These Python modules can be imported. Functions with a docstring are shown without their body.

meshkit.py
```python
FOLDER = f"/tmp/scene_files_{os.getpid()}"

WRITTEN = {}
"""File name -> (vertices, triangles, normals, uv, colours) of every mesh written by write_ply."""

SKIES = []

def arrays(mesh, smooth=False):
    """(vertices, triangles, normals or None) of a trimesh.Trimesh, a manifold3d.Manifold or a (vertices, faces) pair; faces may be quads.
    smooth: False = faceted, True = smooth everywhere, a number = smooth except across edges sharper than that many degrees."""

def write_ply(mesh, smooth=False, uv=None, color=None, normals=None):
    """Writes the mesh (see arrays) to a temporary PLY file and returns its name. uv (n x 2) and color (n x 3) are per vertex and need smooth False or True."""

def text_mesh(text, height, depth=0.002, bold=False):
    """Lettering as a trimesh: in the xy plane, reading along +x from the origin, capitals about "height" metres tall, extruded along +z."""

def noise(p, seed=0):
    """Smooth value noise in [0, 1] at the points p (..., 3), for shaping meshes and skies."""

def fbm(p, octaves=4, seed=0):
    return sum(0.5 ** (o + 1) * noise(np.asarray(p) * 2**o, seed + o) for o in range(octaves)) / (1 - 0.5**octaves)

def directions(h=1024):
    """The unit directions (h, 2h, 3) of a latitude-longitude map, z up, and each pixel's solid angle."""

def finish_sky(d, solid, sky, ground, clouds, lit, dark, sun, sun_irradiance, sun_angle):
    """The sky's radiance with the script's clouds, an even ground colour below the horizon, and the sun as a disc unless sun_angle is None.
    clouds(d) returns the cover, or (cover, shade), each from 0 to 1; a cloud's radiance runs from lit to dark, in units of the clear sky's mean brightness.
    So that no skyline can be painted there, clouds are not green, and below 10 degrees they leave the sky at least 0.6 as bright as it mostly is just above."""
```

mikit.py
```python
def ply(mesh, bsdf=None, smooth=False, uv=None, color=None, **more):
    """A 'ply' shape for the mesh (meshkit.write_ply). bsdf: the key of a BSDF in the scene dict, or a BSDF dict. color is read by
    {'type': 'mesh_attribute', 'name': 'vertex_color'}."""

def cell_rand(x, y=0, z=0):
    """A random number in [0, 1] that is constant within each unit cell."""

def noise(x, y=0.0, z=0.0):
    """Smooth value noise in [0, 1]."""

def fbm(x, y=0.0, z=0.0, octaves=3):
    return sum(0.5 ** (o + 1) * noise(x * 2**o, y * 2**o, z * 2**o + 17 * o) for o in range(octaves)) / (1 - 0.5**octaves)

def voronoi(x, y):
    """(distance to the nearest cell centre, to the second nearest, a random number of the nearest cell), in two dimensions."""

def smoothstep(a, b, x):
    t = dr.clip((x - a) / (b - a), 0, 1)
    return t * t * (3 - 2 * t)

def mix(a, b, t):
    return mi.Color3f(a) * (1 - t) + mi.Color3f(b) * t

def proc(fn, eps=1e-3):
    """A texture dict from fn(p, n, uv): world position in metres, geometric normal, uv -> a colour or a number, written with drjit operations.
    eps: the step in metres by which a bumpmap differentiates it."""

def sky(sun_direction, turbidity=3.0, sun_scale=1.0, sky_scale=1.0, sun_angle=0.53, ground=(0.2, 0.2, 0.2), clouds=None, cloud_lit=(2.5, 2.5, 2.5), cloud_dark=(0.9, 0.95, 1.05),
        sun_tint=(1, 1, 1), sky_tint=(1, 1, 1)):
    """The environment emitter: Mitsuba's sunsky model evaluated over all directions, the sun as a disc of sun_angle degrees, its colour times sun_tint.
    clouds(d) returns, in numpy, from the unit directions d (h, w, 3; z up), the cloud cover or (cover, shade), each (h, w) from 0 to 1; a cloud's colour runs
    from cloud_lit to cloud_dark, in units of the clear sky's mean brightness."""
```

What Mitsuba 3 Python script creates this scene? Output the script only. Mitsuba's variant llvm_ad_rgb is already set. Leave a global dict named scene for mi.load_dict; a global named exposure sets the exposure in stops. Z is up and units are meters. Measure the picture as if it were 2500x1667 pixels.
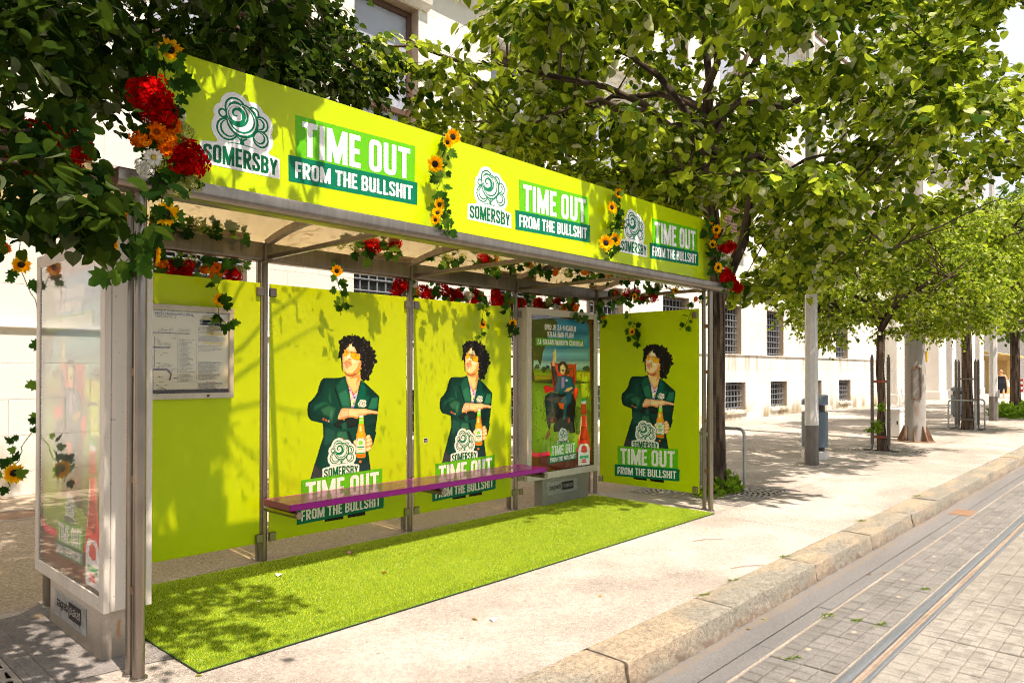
import math, random, numpy as np, trimesh, mitsuba as mi, drjit as dr, mikit, meshkit
from shapely.geometry import Polygon, MultiPolygon, LineString, Point, box as sbox
from shapely.ops import unary_union
from shapely import affinity
from mikit import noise, fbm, voronoi, cell_rand, smoothstep, mix

# ---------------------------------------------------------------- camera, sky, exposure
T = mi.ScalarTransform4f
CAM = np.array([-1.342, -3.754, 1.5])
YAW, PITCH = math.radians(46.986), math.radians(0.557)
FWD = np.array([math.sin(YAW) * math.cos(PITCH), math.cos(YAW) * math.cos(PITCH), math.sin(PITCH)])
SUN = [-0.09, -1.0, 1.86]
scene, labels = {}, {}
scene['camera'] = {'type': 'perspective', 'fov': 70.83, 'fov_axis': 'x', 'near_clip': 0.05, 'far_clip': 2000.0, 'principal_point_offset_y': -0.0345,
                   'to_world': T().look_at(origin=CAM.tolist(), target=(CAM + FWD).tolist(), up=[0, 0, 1])}
def cloud_cover(d):
    n = meshkit.fbm(d * np.array([2.2, 2.2, 4.0]) + 7.0, 4)
    return np.clip(0.85 + 1.2 * (n - 0.45), 0.55, 1.0), np.clip(1.2 * (n - 0.55), 0, 0.35)
scene['sky'] = mikit.sky(SUN, turbidity=3, clouds=cloud_cover, sky_scale=0.9, cloud_lit=(2.25, 2.25, 2.25), cloud_dark=(1.5, 1.5, 1.55), ground=(0.3, 0.27, 0.24), sun_tint=(0.955, 1.0, 1.13))
exposure = 2.35

# ---------------------------------------------------------------- materials
def lin(c):
    if isinstance(c, str):
        c = [int(c[i:i + 2], 16) / 255 for i in (0, 2, 4)]
    return [x / 12.92 if x <= 0.04045 else ((x + 0.055) / 1.055) ** 2.4 for x in c]
def mat(name, color, rough=0.6, metal=0.0, spec=0.5, **more):
    col = {'type': 'rgb', 'value': color} if isinstance(color, (list, tuple)) else color
    scene['bsdf_' + name] = {'type': 'twosided', 'bsdf': {'type': 'principled', 'base_color': col, 'roughness': rough, 'metallic': metal, 'specular': spec, **more}}
    return 'bsdf_' + name
def bump(name, base, fn, scale, eps=2e-3):
    inner = scene[base]['bsdf']
    scene['bsdf_' + name] = {'type': 'twosided', 'bsdf': {'type': 'bumpmap', 'arbitrary': mikit.proc(fn, eps), 'scale': scale, 'bsdf': inner}}
    return 'bsdf_' + name
VC = {'type': 'mesh_attribute', 'name': 'vertex_color'}
mat('matte', VC, 0.75, spec=0.3)
mat('ink', VC, 0.4, spec=0.18)
scene['bsdf_leaf'] = {'type': 'principledthin', 'base_color': VC, 'roughness': 0.42, 'diff_trans': 0.95, 'eta': 1.4}
scene['bsdf_foliage'] = {'type': 'principledthin', 'base_color': VC, 'roughness': 0.40, 'diff_trans': 0.9, 'eta': 1.45}
scene['bsdf_petal'] = {'type': 'principledthin', 'base_color': VC, 'roughness': 0.6, 'diff_trans': 0.7, 'eta': 1.3}

def f_pave(p, n, uv):
    g1 = noise(p.x * 210, p.y * 210); g2 = noise(p.x * 90 + 5, p.y * 90); g3 = noise(p.x * 420, p.y * 420 + 3)
    s = fbm(p.x * 0.9, p.y * 1.3, 0, 4); s2 = fbm(p.x * 4, p.y * 4, 2, 3)
    c = mix([0.325, 0.278, 0.236], [0.44, 0.385, 0.335], smoothstep(0.3, 0.75, s))
    c = c * (0.66 + 0.34 * g2 + 0.20 * noise(p.x * 38, p.y * 38)) * (0.80 + 0.38 * s2)
    c = mix(c, [0.70, 0.63, 0.55], smoothstep(0.80, 0.92, g1) * 0.7)
    c = mix(c, [0.20, 0.15, 0.11], smoothstep(0.78, 0.92, g3) * 0.6)
    rear = smoothstep(1.56, 1.66, p.y + 0.05 * noise(p.x * 6, 0)) * (1 - smoothstep(7.6, 8.6, p.x))
    rough = mix([0.27, 0.20, 0.135], [0.50, 0.40, 0.29], smoothstep(0.25, 0.8, g2) * (0.55 + 0.6 * (g1 - 0.3)))
    c = mix(c, rough, rear * 0.8)
    d, e, r = voronoi(p.x * 1.6, p.y * 1.6)                      # old chewing gum and oil spots
    c = mix(c, [0.22, 0.19, 0.16], (1 - smoothstep(0.014, 0.030, d)) * smoothstep(0.25, 0.3, r) * 0.75)
    wob = 0.03 * noise(p.x * 2.5, p.y * 2.5)
    def line(v, w): return 1 - smoothstep(w * 0.5, w, dr.abs(v))
    j = dr.maximum(line(p.x - 5.62 + wob, 0.008) * (1 - smoothstep(-0.3, -0.2, p.y)), dr.maximum(line(p.y - 4.1 + wob * 2, 0.012), line(p.y - 3.2 - wob * 2, 0.01) * smoothstep(6, 9, p.x)))
    j = dr.maximum(j, dr.maximum(line(p.x - 11.6 + wob + 0.35 * (p.y - 0.6), 0.012), line(p.x - 16.0 - wob, 0.012)))
    j = dr.maximum(j, dr.maximum(line(p.x - 9.2, 0.01) * smoothstep(1.5, 1.6, p.y), line(p.x - 22.0, 0.014)))
    crack = line(p.y - 1.60 - 0.10 * (noise(p.x * 3.1, 4) - 0.5) - 0.03 * (noise(p.x * 17, 8) - 0.5), 0.008) * smoothstep(0.3, 0.5, p.x) * (1 - smoothstep(5.7, 5.9, p.x))
    return mix(c, [0.13, 0.10, 0.075], dr.maximum(j * 0.75, crack * 0.9))
mat('pavement0', mikit.proc(f_pave), 0.9, spec=0.2)
bump('pavement', 'bsdf_pavement0', lambda p, n, uv: noise(p.x * 180, p.y * 180) + 0.6 * noise(p.x * 70, p.y * 70), 0.0011)
def f_patch(p, n, uv):
    g = noise(p.x * 160, p.y * 160); g3 = noise(p.x * 260 + 9, p.y * 260); s = fbm(p.x * 5, p.y * 5)
    return mix(mix([0.15, 0.135, 0.125], [0.24, 0.215, 0.195], s) * (0.7 + 0.6 * g), [0.5, 0.48, 0.45], smoothstep(0.86, 0.95, g3) * 0.6)
mat('patch', mikit.proc(f_patch), 0.9, spec=0.2)
def f_kerb(p, n, uv):
    g = noise(p.x * 130, p.y * 130, p.z * 130); g2 = noise(p.x * 260, p.y * 260, p.z * 260); s = fbm(p.x * 2.2, p.y * 5, p.z * 5, 3)
    stone = cell_rand(dr.floor(p.x * 0.77), 3)
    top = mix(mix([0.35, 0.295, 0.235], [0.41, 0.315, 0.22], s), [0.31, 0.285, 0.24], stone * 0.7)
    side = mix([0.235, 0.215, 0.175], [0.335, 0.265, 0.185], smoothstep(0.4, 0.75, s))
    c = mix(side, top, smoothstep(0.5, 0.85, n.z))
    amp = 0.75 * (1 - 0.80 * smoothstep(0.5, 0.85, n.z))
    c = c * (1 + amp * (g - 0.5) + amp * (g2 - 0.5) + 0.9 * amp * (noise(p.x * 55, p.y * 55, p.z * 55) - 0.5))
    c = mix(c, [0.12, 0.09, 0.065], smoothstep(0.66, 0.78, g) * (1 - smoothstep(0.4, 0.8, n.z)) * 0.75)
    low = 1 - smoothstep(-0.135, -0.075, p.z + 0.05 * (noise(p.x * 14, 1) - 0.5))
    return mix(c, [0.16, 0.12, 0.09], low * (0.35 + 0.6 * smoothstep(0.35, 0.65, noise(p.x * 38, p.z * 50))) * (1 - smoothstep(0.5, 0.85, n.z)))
mat('kerb', mikit.proc(f_kerb), 0.85, spec=0.25)
def f_gutter(p, n, uv):
    g = noise(p.x * 150, p.y * 150); s = fbm(p.x * 1.3, p.y * 9, 0, 4)
    c = mix([0.145, 0.137, 0.132], [0.195, 0.186, 0.18], s) * (0.80 + 0.40 * g)
    edge = 1 - smoothstep(0.0, 0.05, dr.abs(p.y + 1.70) + 0.03 * (noise(p.x * 12, 2) - 0.3))
    return mix(c, [0.22, 0.17, 0.12], edge * 0.6)
mat('gutter', mikit.proc(f_gutter), 0.85, spec=0.25)
def f_sett(p, n, uv):
    g = noise(p.x * 170, p.y * 170); g2 = noise(p.x * 60, p.y * 60); s = fbm(p.x * 1.2, p.y * 3, 0, 3)
    left = smoothstep(-2.48, -2.44, p.y)
    a = mix([0.155, 0.145, 0.132], [0.215, 0.20, 0.185], s); b = mix([0.22, 0.20, 0.17], [0.305, 0.28, 0.245], s)
    t = cell_rand(dr.floor((p.x - 0.03) * 10.24), dr.floor(p.y * 10), 1)
    c = mix(b, a, left) * (0.86 + 0.28 * t) * (0.80 + 0.25 * g + 0.16 * g2)
    c = mix(c, [0.62, 0.58, 0.52], smoothstep(0.90, 0.97, noise(p.x * 330, p.y * 330)) * 0.5)
    return c
mat('sett', mikit.proc(f_sett), 0.85, spec=0.25)
def f_mortar(p, n, uv):
    g = noise(p.x * 120, p.y * 120); s = fbm(p.x * 3, p.y * 3)
    return mix([0.235, 0.195, 0.16], [0.345, 0.30, 0.25], s) * (0.7 + 0.6 * g)
mat('mortar', mikit.proc(f_mortar), 0.9, spec=0.2)
def f_asphalt(p, n, uv):
    return mix([0.06, 0.058, 0.055], [0.10, 0.095, 0.09], fbm(p.x * 2, p.y * 2)) * (0.7 + 0.6 * noise(p.x * 90, p.y * 90))
mat('asphalt', mikit.proc(f_asphalt), 0.9, spec=0.2)
def f_steel(p, n, uv):
    s = noise(p.x * 60 + p.y * 60, p.z * 2.0); w = fbm(p.x * 3, p.y * 3 + p.z * 3, p.z * 3, 3); sp = noise(p.x * 95, p.y * 95, p.z * 95)
    c = mix([0.21, 0.178, 0.145], [0.33, 0.29, 0.245], 0.5 * s + 0.5 * w)
    return mix(c, [0.26, 0.19, 0.12], smoothstep(0.80, 0.92, sp) * smoothstep(0.45, 0.7, w) * 0.6)
mat('steel', mikit.proc(f_steel), mikit.proc(lambda p, n, uv: 0.24 + 0.16 * fbm(p.x * 8, p.y * 8 + p.z * 3, p.z * 8, 2)), metal=0.9)
mat('rail', mikit.proc(lambda p, n, uv: mix([0.20, 0.215, 0.235], [0.29, 0.305, 0.325], noise(p.x * 3, p.y * 400)) * (0.9 + 0.2 * noise(p.x * 60, p.y * 200))), 0.45, metal=0.55)
mat('rail_rust', mikit.proc(lambda p, n, uv: mix([0.22, 0.155, 0.11], [0.38, 0.30, 0.235], noise(p.x * 2, p.y * 120)) * (0.8 + 0.4 * noise(p.x * 70, p.y * 70))), 0.7, metal=0.1)
def f_alu(p, n, uv):
    w = fbm(p.x * 2 + p.y * 2, p.z * 1.2, 0, 3); st = noise((p.x + p.y) * 40, p.z * 1.5); sp = noise(p.x * 55, p.y * 55, p.z * 55)
    c = mix([0.47, 0.42, 0.355], [0.62, 0.57, 0.50], 0.6 * w + 0.4 * st)
    return mix(c, [0.22, 0.17, 0.12], smoothstep(0.86, 0.94, sp) * 0.6)
mat('alu', mikit.proc(f_alu), 0.42, spec=0.5)
def f_plinth(p, n, uv):
    w = fbm(p.x * 3 + p.y * 3, p.z * 4, 1, 4); g = noise(p.x * 90, p.y * 90, p.z * 90)
    c = mix([0.40, 0.335, 0.265], [0.50, 0.435, 0.355], w) * (0.9 + 0.2 * g)
    d = (1 - smoothstep(0.02, 0.17, p.z - 0.16 * (noise(p.x * 5 + p.y * 5, 2) - 0.35))) * smoothstep(-1, 0.9, w)
    c = mix(c, [0.14, 0.115, 0.09], d * 0.85)
    rust = (1 - smoothstep(0.0, 0.018, dr.abs(p.x - 0.03 + 0.01 * noise(p.z * 30, 1)))) * smoothstep(0.08, 0.13, p.z) * (1 - smoothstep(0.19, 0.21, p.z)) * smoothstep(0.30, 0.7, -n.y)
    return mix(c, [0.32, 0.14, 0.035], rust * 0.8)
mat('plinth', mikit.proc(f_plinth), 0.6, spec=0.4)
def f_plinth2(p, n, uv):
    w = fbm(p.x * 3 + p.y * 3, p.z * 4, 1, 4)
    return mix([0.17, 0.165, 0.13], [0.25, 0.235, 0.19], w)
mat('plinth_dark', mikit.proc(f_plinth2), 0.6, spec=0.4)
def f_lime(p, n, uv):
    return mix([0.50, 0.65, 0.0003], [0.54, 0.685, 0.0006], fbm(p.x * 1.5, p.y * 1.5, p.z * 1.5, 2)) * (0.985 + 0.03 * noise(p.x * 8 + p.y * 8, p.z * 8))
mat('lime', mikit.proc(f_lime), mikit.proc(lambda p, n, uv: 0.24 + 0.16 * fbm(p.x * 4 + p.y * 4, p.z * 1.5, 2)), spec=0.22)
mat('panel_edge', [0.55, 0.50, 0.40], 0.6)
mat('black', [0.012, 0.012, 0.012], 0.5)
mat('purple', mikit.proc(lambda p, n, uv: mix([0.29, 0.0005, 0.235], [0.32, 0.001, 0.265], fbm(p.x * 3, p.y * 3, p.z * 3))), mikit.proc(lambda p, n, uv: 0.11 + 0.22 * smoothstep(0.45, 0.8, fbm(p.x * 5, p.y * 22, 1, 4))), spec=0.32)
mat('grille', [0.20, 0.215, 0.24], 0.45, spec=0.5)
mat('dark_room', [0.022, 0.022, 0.025], 0.25, spec=0.5)
mat('brown_frame', [0.115, 0.062, 0.04], 0.5)
mat('blind', mikit.proc(lambda p, n, uv: mix([0.33, 0.35, 0.42], [0.44, 0.46, 0.53], fbm(p.x * 2, p.y, p.z * 3))), 0.2, spec=0.6)
mat('guard_steel', [0.15, 0.135, 0.12], 0.55, metal=0.3)
mat('galvanised', mikit.proc(lambda p, n, uv: mix([0.30, 0.31, 0.31], [0.44, 0.45, 0.45], noise(p.x * 30, p.y * 30, p.z * 30))), 0.45, metal=0.6)
def f_lamp(p, n, uv):
    w = fbm(p.x * 4, p.y * 4, p.z * 2, 3); d = noise(p.x * 30, p.y * 30, p.z * 20)
    return mix([0.54, 0.525, 0.50], [0.66, 0.645, 0.62], w) * (0.93 + 0.1 * d)
mat('lamp_paint', mikit.proc(f_lamp), 0.45)
mat('lamp_base', mikit.proc(lambda p, n, uv: mix([0.11, 0.095, 0.085], [0.19, 0.165, 0.15], fbm(p.x * 9, p.y * 9, p.z * 6))), 0.6)
def f_conc(p, n, uv):
    w = fbm(p.x * 3, p.y * 3, p.z * 1.5, 4); st = noise(p.x * 28 + p.y * 28, p.z * 1.2)
    c = mix([0.27, 0.25, 0.225], [0.43, 0.405, 0.375], 0.55 * w + 0.45 * st)
    return mix(c, [0.28, 0.16, 0.09], smoothstep(0.62, 0.75, fbm(p.x * 7, p.y * 7, p.z * 3, 3)) * 0.5)
mat('concrete', mikit.proc(f_conc), 0.8, spec=0.25)
mat('rusty', mikit.proc(lambda p, n, uv: mix([0.17, 0.085, 0.045], [0.30, 0.19, 0.12], fbm(p.x * 12, p.y * 12, p.z * 9))), 0.75)
mat('cast_iron', mikit.proc(lambda p, n, uv: mix([0.25, 0.215, 0.18], [0.40, 0.355, 0.31], fbm(p.x * 9, p.y * 9)) * (0.8 + 0.4 * noise(p.x * 120, p.y * 120))), 0.7, metal=0.15)
mat('bin_paint', mikit.proc(lambda p, n, uv: mix([0.085, 0.125, 0.165], [0.115, 0.16, 0.205], fbm(p.x * 6, p.y * 6, p.z * 2)) * (1 + 0.5 * smoothstep(0.9, 0.95, noise(p.x * 20, p.y * 20, p.z * 130)))), 0.4)
mat('white_paint', mikit.proc(lambda p, n, uv: mix([0.66, 0.63, 0.59], [0.75, 0.73, 0.70], fbm(p.x * 3, p.y * 3, p.z * 5))), 0.45)
def f_bark(p, n, uv):
    a = dr.atan2(n.y, n.x); r = noise(a * 7 + 1.4 * noise(p.x * 4, p.y * 4, p.z * 2.5), p.z * 2.2, 3); r2 = noise(a * 16, p.z * 7, 1); g = noise(p.x * 90, p.y * 90, p.z * 60)
    c = mix([0.035, 0.026, 0.02], [0.15, 0.105, 0.075], smoothstep(0.28, 0.72, 0.65 * r + 0.35 * r2))
    return c * (0.7 + 0.6 * g)
mat('bark0', mikit.proc(f_bark), 0.9, spec=0.15)
def f_barkb(p, n, uv):
    a = dr.atan2(n.y, n.x); return 0.65 * noise(a * 7 + 1.4 * noise(p.x * 4, p.y * 4, p.z * 2.5), p.z * 2.2, 3) + 0.35 * noise(a * 16, p.z * 7, 1)
bump('bark', 'bsdf_bark0', f_barkb, 0.012, 4e-3)
def f_stone(p, n, uv):
    w = fbm(p.x * 0.7, p.z * 0.9, p.y, 4); g = noise(p.x * 30, p.y * 30, p.z * 30); t = cell_rand(dr.floor(p.x * 0.83), dr.floor(p.z * 1.93), 5)
    c = mix([0.74, 0.70, 0.62], [0.82, 0.79, 0.73], w) * (0.93 + 0.07 * t + 0.05 * g)
    st = fbm(p.x * 5, p.z * 0.6, 3, 4)
    low = (1 - smoothstep(0.0, 0.75, p.z + 0.5 * (st - 0.5))) * smoothstep(0.30, 0.62, fbm(p.x * 1.7, p.z * 1.2, 5, 3))
    c = mix(c, [0.26, 0.195, 0.085], low * 0.85)
    drip = smoothstep(0.56, 0.76, st) * smoothstep(1.1, 1.9, p.z) * (1 - smoothstep(2.03, 2.06, p.z))
    return mix(c, [0.48, 0.30, 0.17], drip * 0.6)
mat('stone', mikit.proc(f_stone), 0.85, spec=0.2)
mat('stone_joint', [0.40, 0.32, 0.235], 0.9)
mat('kerb_joint', [0.07, 0.055, 0.04], 0.95)
mat('plaster', mikit.proc(lambda p, n, uv: mix([0.62, 0.58, 0.52], [0.72, 0.69, 0.63], fbm(p.x, p.y, p.z))), 0.85, spec=0.2)
mat('map_paper', mikit.proc(lambda p, n, uv: mix([0.64, 0.59, 0.46], [0.70, 0.65, 0.52], fbm(p.x * 4, p.y, p.z * 4))), 0.6)
mat('turf_base', [0.10, 0.19, 0.012], 0.9)
mat('earth', [0.022, 0.016, 0.012], 0.95)
scene['bsdf_glass'] = {'type': 'thindielectric', 'int_ior': 1.5}
scene['bsdf_roof_glass'] = {'type': 'thindielectric', 'int_ior': 1.5, 'specular_transmittance': {'type': 'rgb', 'value': [0.88, 0.70, 0.40]}}
scene['bsdf_haze_film'] = {'type': 'mask', 'opacity': mikit.proc(lambda p, n, uv: 0.02 + 0.07 * smoothstep(0.5, 1.4, p.z) + 0.06 * fbm(p.y * 3, p.z * 2, 1, 3)), 'nested': {'type': 'principledthin', 'base_color': {'type': 'rgb', 'value': [0.62, 0.57, 0.50]}, 'roughness': 0.9, 'diff_trans': 0.6}}
scene['bsdf_dust'] = {'type': 'mask', 'opacity': mikit.proc(lambda p, n, uv: 0.05 + 0.12 * fbm(p.x * 2.5, p.y * 2.5, 1, 3) + 0.65 * smoothstep(0.70, 0.80, noise(p.x * 34, p.y * 34) * 0.6 + 0.4 * fbm(p.x * 3, p.y * 3))),
                      'nested': {'type': 'principledthin', 'base_color': {'type': 'rgb', 'value': [0.36, 0.27, 0.17]}, 'roughness': 0.9, 'diff_trans': 1.0}}

# ---------------------------------------------------------------- scene-building helpers
rng = np.random.default_rng(11)
def newkey(base):
    if base not in scene and base not in USED: USED.add(base); return base
    i = 1
    while f'{base}_{i:03d}' in USED: i += 1
    USED.add(f'{base}_{i:03d}'); return f'{base}_{i:03d}'
USED = set()
def tag(k, label=None, cat=None, group=None, kind=None):
    d = {a: b for a, b in (('label', label), ('category', cat), ('group', group), ('kind', kind)) if b}
    if d: labels.setdefault(k, {}).update(d)
    return k
def thing(name, label, cat, group=None):
    return tag(newkey(name), label, cat, group)
def obj(name, shape, parent=None, mtx=None, **lab):
    k = newkey(f'{parent}__{name}' if parent else name)
    scene[k] = shape if mtx is None else {**shape, 'to_world': T(np.asarray(mtx, float).tolist())}
    return tag(k, **lab)
def P(mesh, m, smooth=False, color=None):
    if color is not None:
        v = mesh.vertices if hasattr(mesh, 'vertices') else mesh[0]
        if isinstance(color, str) or np.ndim(color) == 1:
            color = np.tile(np.array(lin(color) if isinstance(color, str) else color, float), (len(v), 1))
    return mikit.ply(mesh, 'bsdf_' + m, smooth=smooth, color=color)
def tm(v, f): return trimesh.Trimesh(np.asarray(v, float), np.asarray(f, int), process=False)
def cat(ms): return trimesh.util.concatenate(ms)

_u = np.array([[sx, sy, sz] for sx in (-1, 1) for sy in (-1, 1) for sz in (-1, 1)], float)
_pts = np.array([s * np.array([1 - 0.2 * (a != 0), 1 - 0.2 * (a != 1), 1 - 0.2 * (a != 2)]) for s in _u for a in range(3)])
_axis = np.array([a for s in _u for a in range(3)]); _sgn = np.repeat(_u, 3, 0)
_hull = trimesh.convex.convex_hull(_pts)
_idx = np.array([int(np.argmin(((_pts - v) ** 2).sum(1))) for v in _hull.vertices]); CF = _idx[_hull.faces]
def cbox(x0, x1, y0, y1, z0, z1, c=0.004):
    h = np.array([x1 - x0, y1 - y0, z1 - z0]) / 2; m = np.array([x0 + x1, y0 + y1, z0 + z1]) / 2
    c = min(c, h.min() * 0.9)
    v = _sgn * h
    for a in range(3): v[:, a] -= _sgn[:, a] * c * (_axis != a)
    return tm(v + m, CF)
def frames(p):
    p = np.asarray(p, float); t = np.gradient(p, axis=0); t /= np.linalg.norm(t, axis=1, keepdims=True) + 1e-12
    a = np.cross(t, [0, 0, 1.0]) if abs(t[0][2]) < 0.9 else np.cross(t, [1.0, 0, 0])
    for i in range(1, len(a)):
        a[i] = a[i - 1] - t[i] * (a[i - 1] @ t[i])
    a /= np.linalg.norm(a, axis=1, keepdims=True) + 1e-12
    return p, t, a, np.cross(t, a)
def tube(p, r, n=10, cap=True):
    p, t, a, b = frames(p); k = len(p); r = np.broadcast_to(r, (k,))
    th = np.arange(n) * 2 * np.pi / n
    v = (p[:, None] + r[:, None, None] * (np.cos(th)[None, :, None] * a[:, None] + np.sin(th)[None, :, None] * b[:, None])).reshape(-1, 3)
    i, j = np.meshgrid(np.arange(k - 1), np.arange(n), indexing='ij')
    q = np.stack([i * n + j, i * n + (j + 1) % n, (i + 1) * n + (j + 1) % n, (i + 1) * n + j], -1).reshape(-1, 4)
    f = np.vstack([q[:, [0, 1, 2]], q[:, [0, 2, 3]]])
    if cap:
        v = np.vstack([v, p[:1], p[-1:]]); s = np.arange(n)
        f = np.vstack([f, np.stack([s * 0 + k * n, (s + 1) % n, s], 1), np.stack([s * 0 + k * n + 1, (k - 1) * n + s, (k - 1) * n + (s + 1) % n], 1)])
    return tm(v, f)
def bend(pts, r=0.06, n=5):
    pts = [np.array(q, float) for q in pts]; out = [pts[0]]
    for a, b, c in zip(pts, pts[1:], pts[2:]):
        u = (a - b) / np.linalg.norm(a - b); w = (c - b) / np.linalg.norm(c - b)
        for s in np.linspace(0, 1, n): out.append((1 - s) ** 2 * (b + u * r) + 2 * s * (1 - s) * b + s * s * (b + w * r))
    return np.array(out + [pts[-1]])
def lathe(prof, n=24):
    prof = np.asarray(prof, float); th = np.arange(n) * 2 * np.pi / n
    v = np.stack([prof[:, None, 0] * np.cos(th), prof[:, None, 0] * np.sin(th), np.broadcast_to(prof[:, None, 1], (len(prof), n))], -1).reshape(-1, 3)
    i, j = np.meshgrid(np.arange(len(prof) - 1), np.arange(n), indexing='ij')
    q = np.stack([i * n + j, i * n + (j + 1) % n, (i + 1) * n + (j + 1) % n, (i + 1) * n + j], -1).reshape(-1, 4)
    return tm(v, np.vstack([q[:, [0, 1, 2]], q[:, [0, 2, 3]]]))
def prism_x(prof, x0, x1):                                          # profile in (y, z) along x
    m = trimesh.creation.extrude_polygon(Polygon(prof), x1 - x0, engine='earcut'); v = m.vertices
    return tm(np.stack([x0 + v[:, 2], v[:, 0], v[:, 1]], 1), m.faces)
def polys(g): return [q for q in getattr(g, 'geoms', [g]) if q.geom_type == 'Polygon' and q.area > 1e-9]
def flat(g):                                                        # triangles of a shapely area: (v2, f)
    V, F, n = [], [], 0
    for q in polys(g):
        v, f = trimesh.creation.triangulate_polygon(q, engine='earcut'); V.append(v); F.append(f + n); n += len(v)
    return (np.vstack(V), np.vstack(F)) if V else (np.zeros((0, 2)), np.zeros((0, 3), int))
def extrude(g, h): return cat([trimesh.creation.extrude_polygon(q, h, engine='earcut') for q in polys(g)])
def sheet(g, z=0.0):
    v, f = flat(g); return tm(np.c_[v, np.full(len(v), z)], f)
def rot(ax, deg):
    return trimesh.transformations.rotation_matrix(math.radians(deg), ax)
def tr(x, y, z): m = np.eye(4); m[:3, 3] = (x, y, z); return m
def facing(pos, nrm, spin=0.0, s=1.0):
    n = np.array(nrm, float); n /= np.linalg.norm(n); a = np.cross([0, 0, 1.0], n)
    a = np.array([1.0, 0, 0]) if np.linalg.norm(a) < 1e-3 else a / np.linalg.norm(a); b = np.cross(n, a)
    c, sn = math.cos(spin), math.sin(spin); m = np.eye(4)
    m[:3, 0] = (a * c + b * sn) * s; m[:3, 1] = (-a * sn + b * c) * s; m[:3, 2] = n * s; m[:3, 3] = pos
    return m
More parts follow.
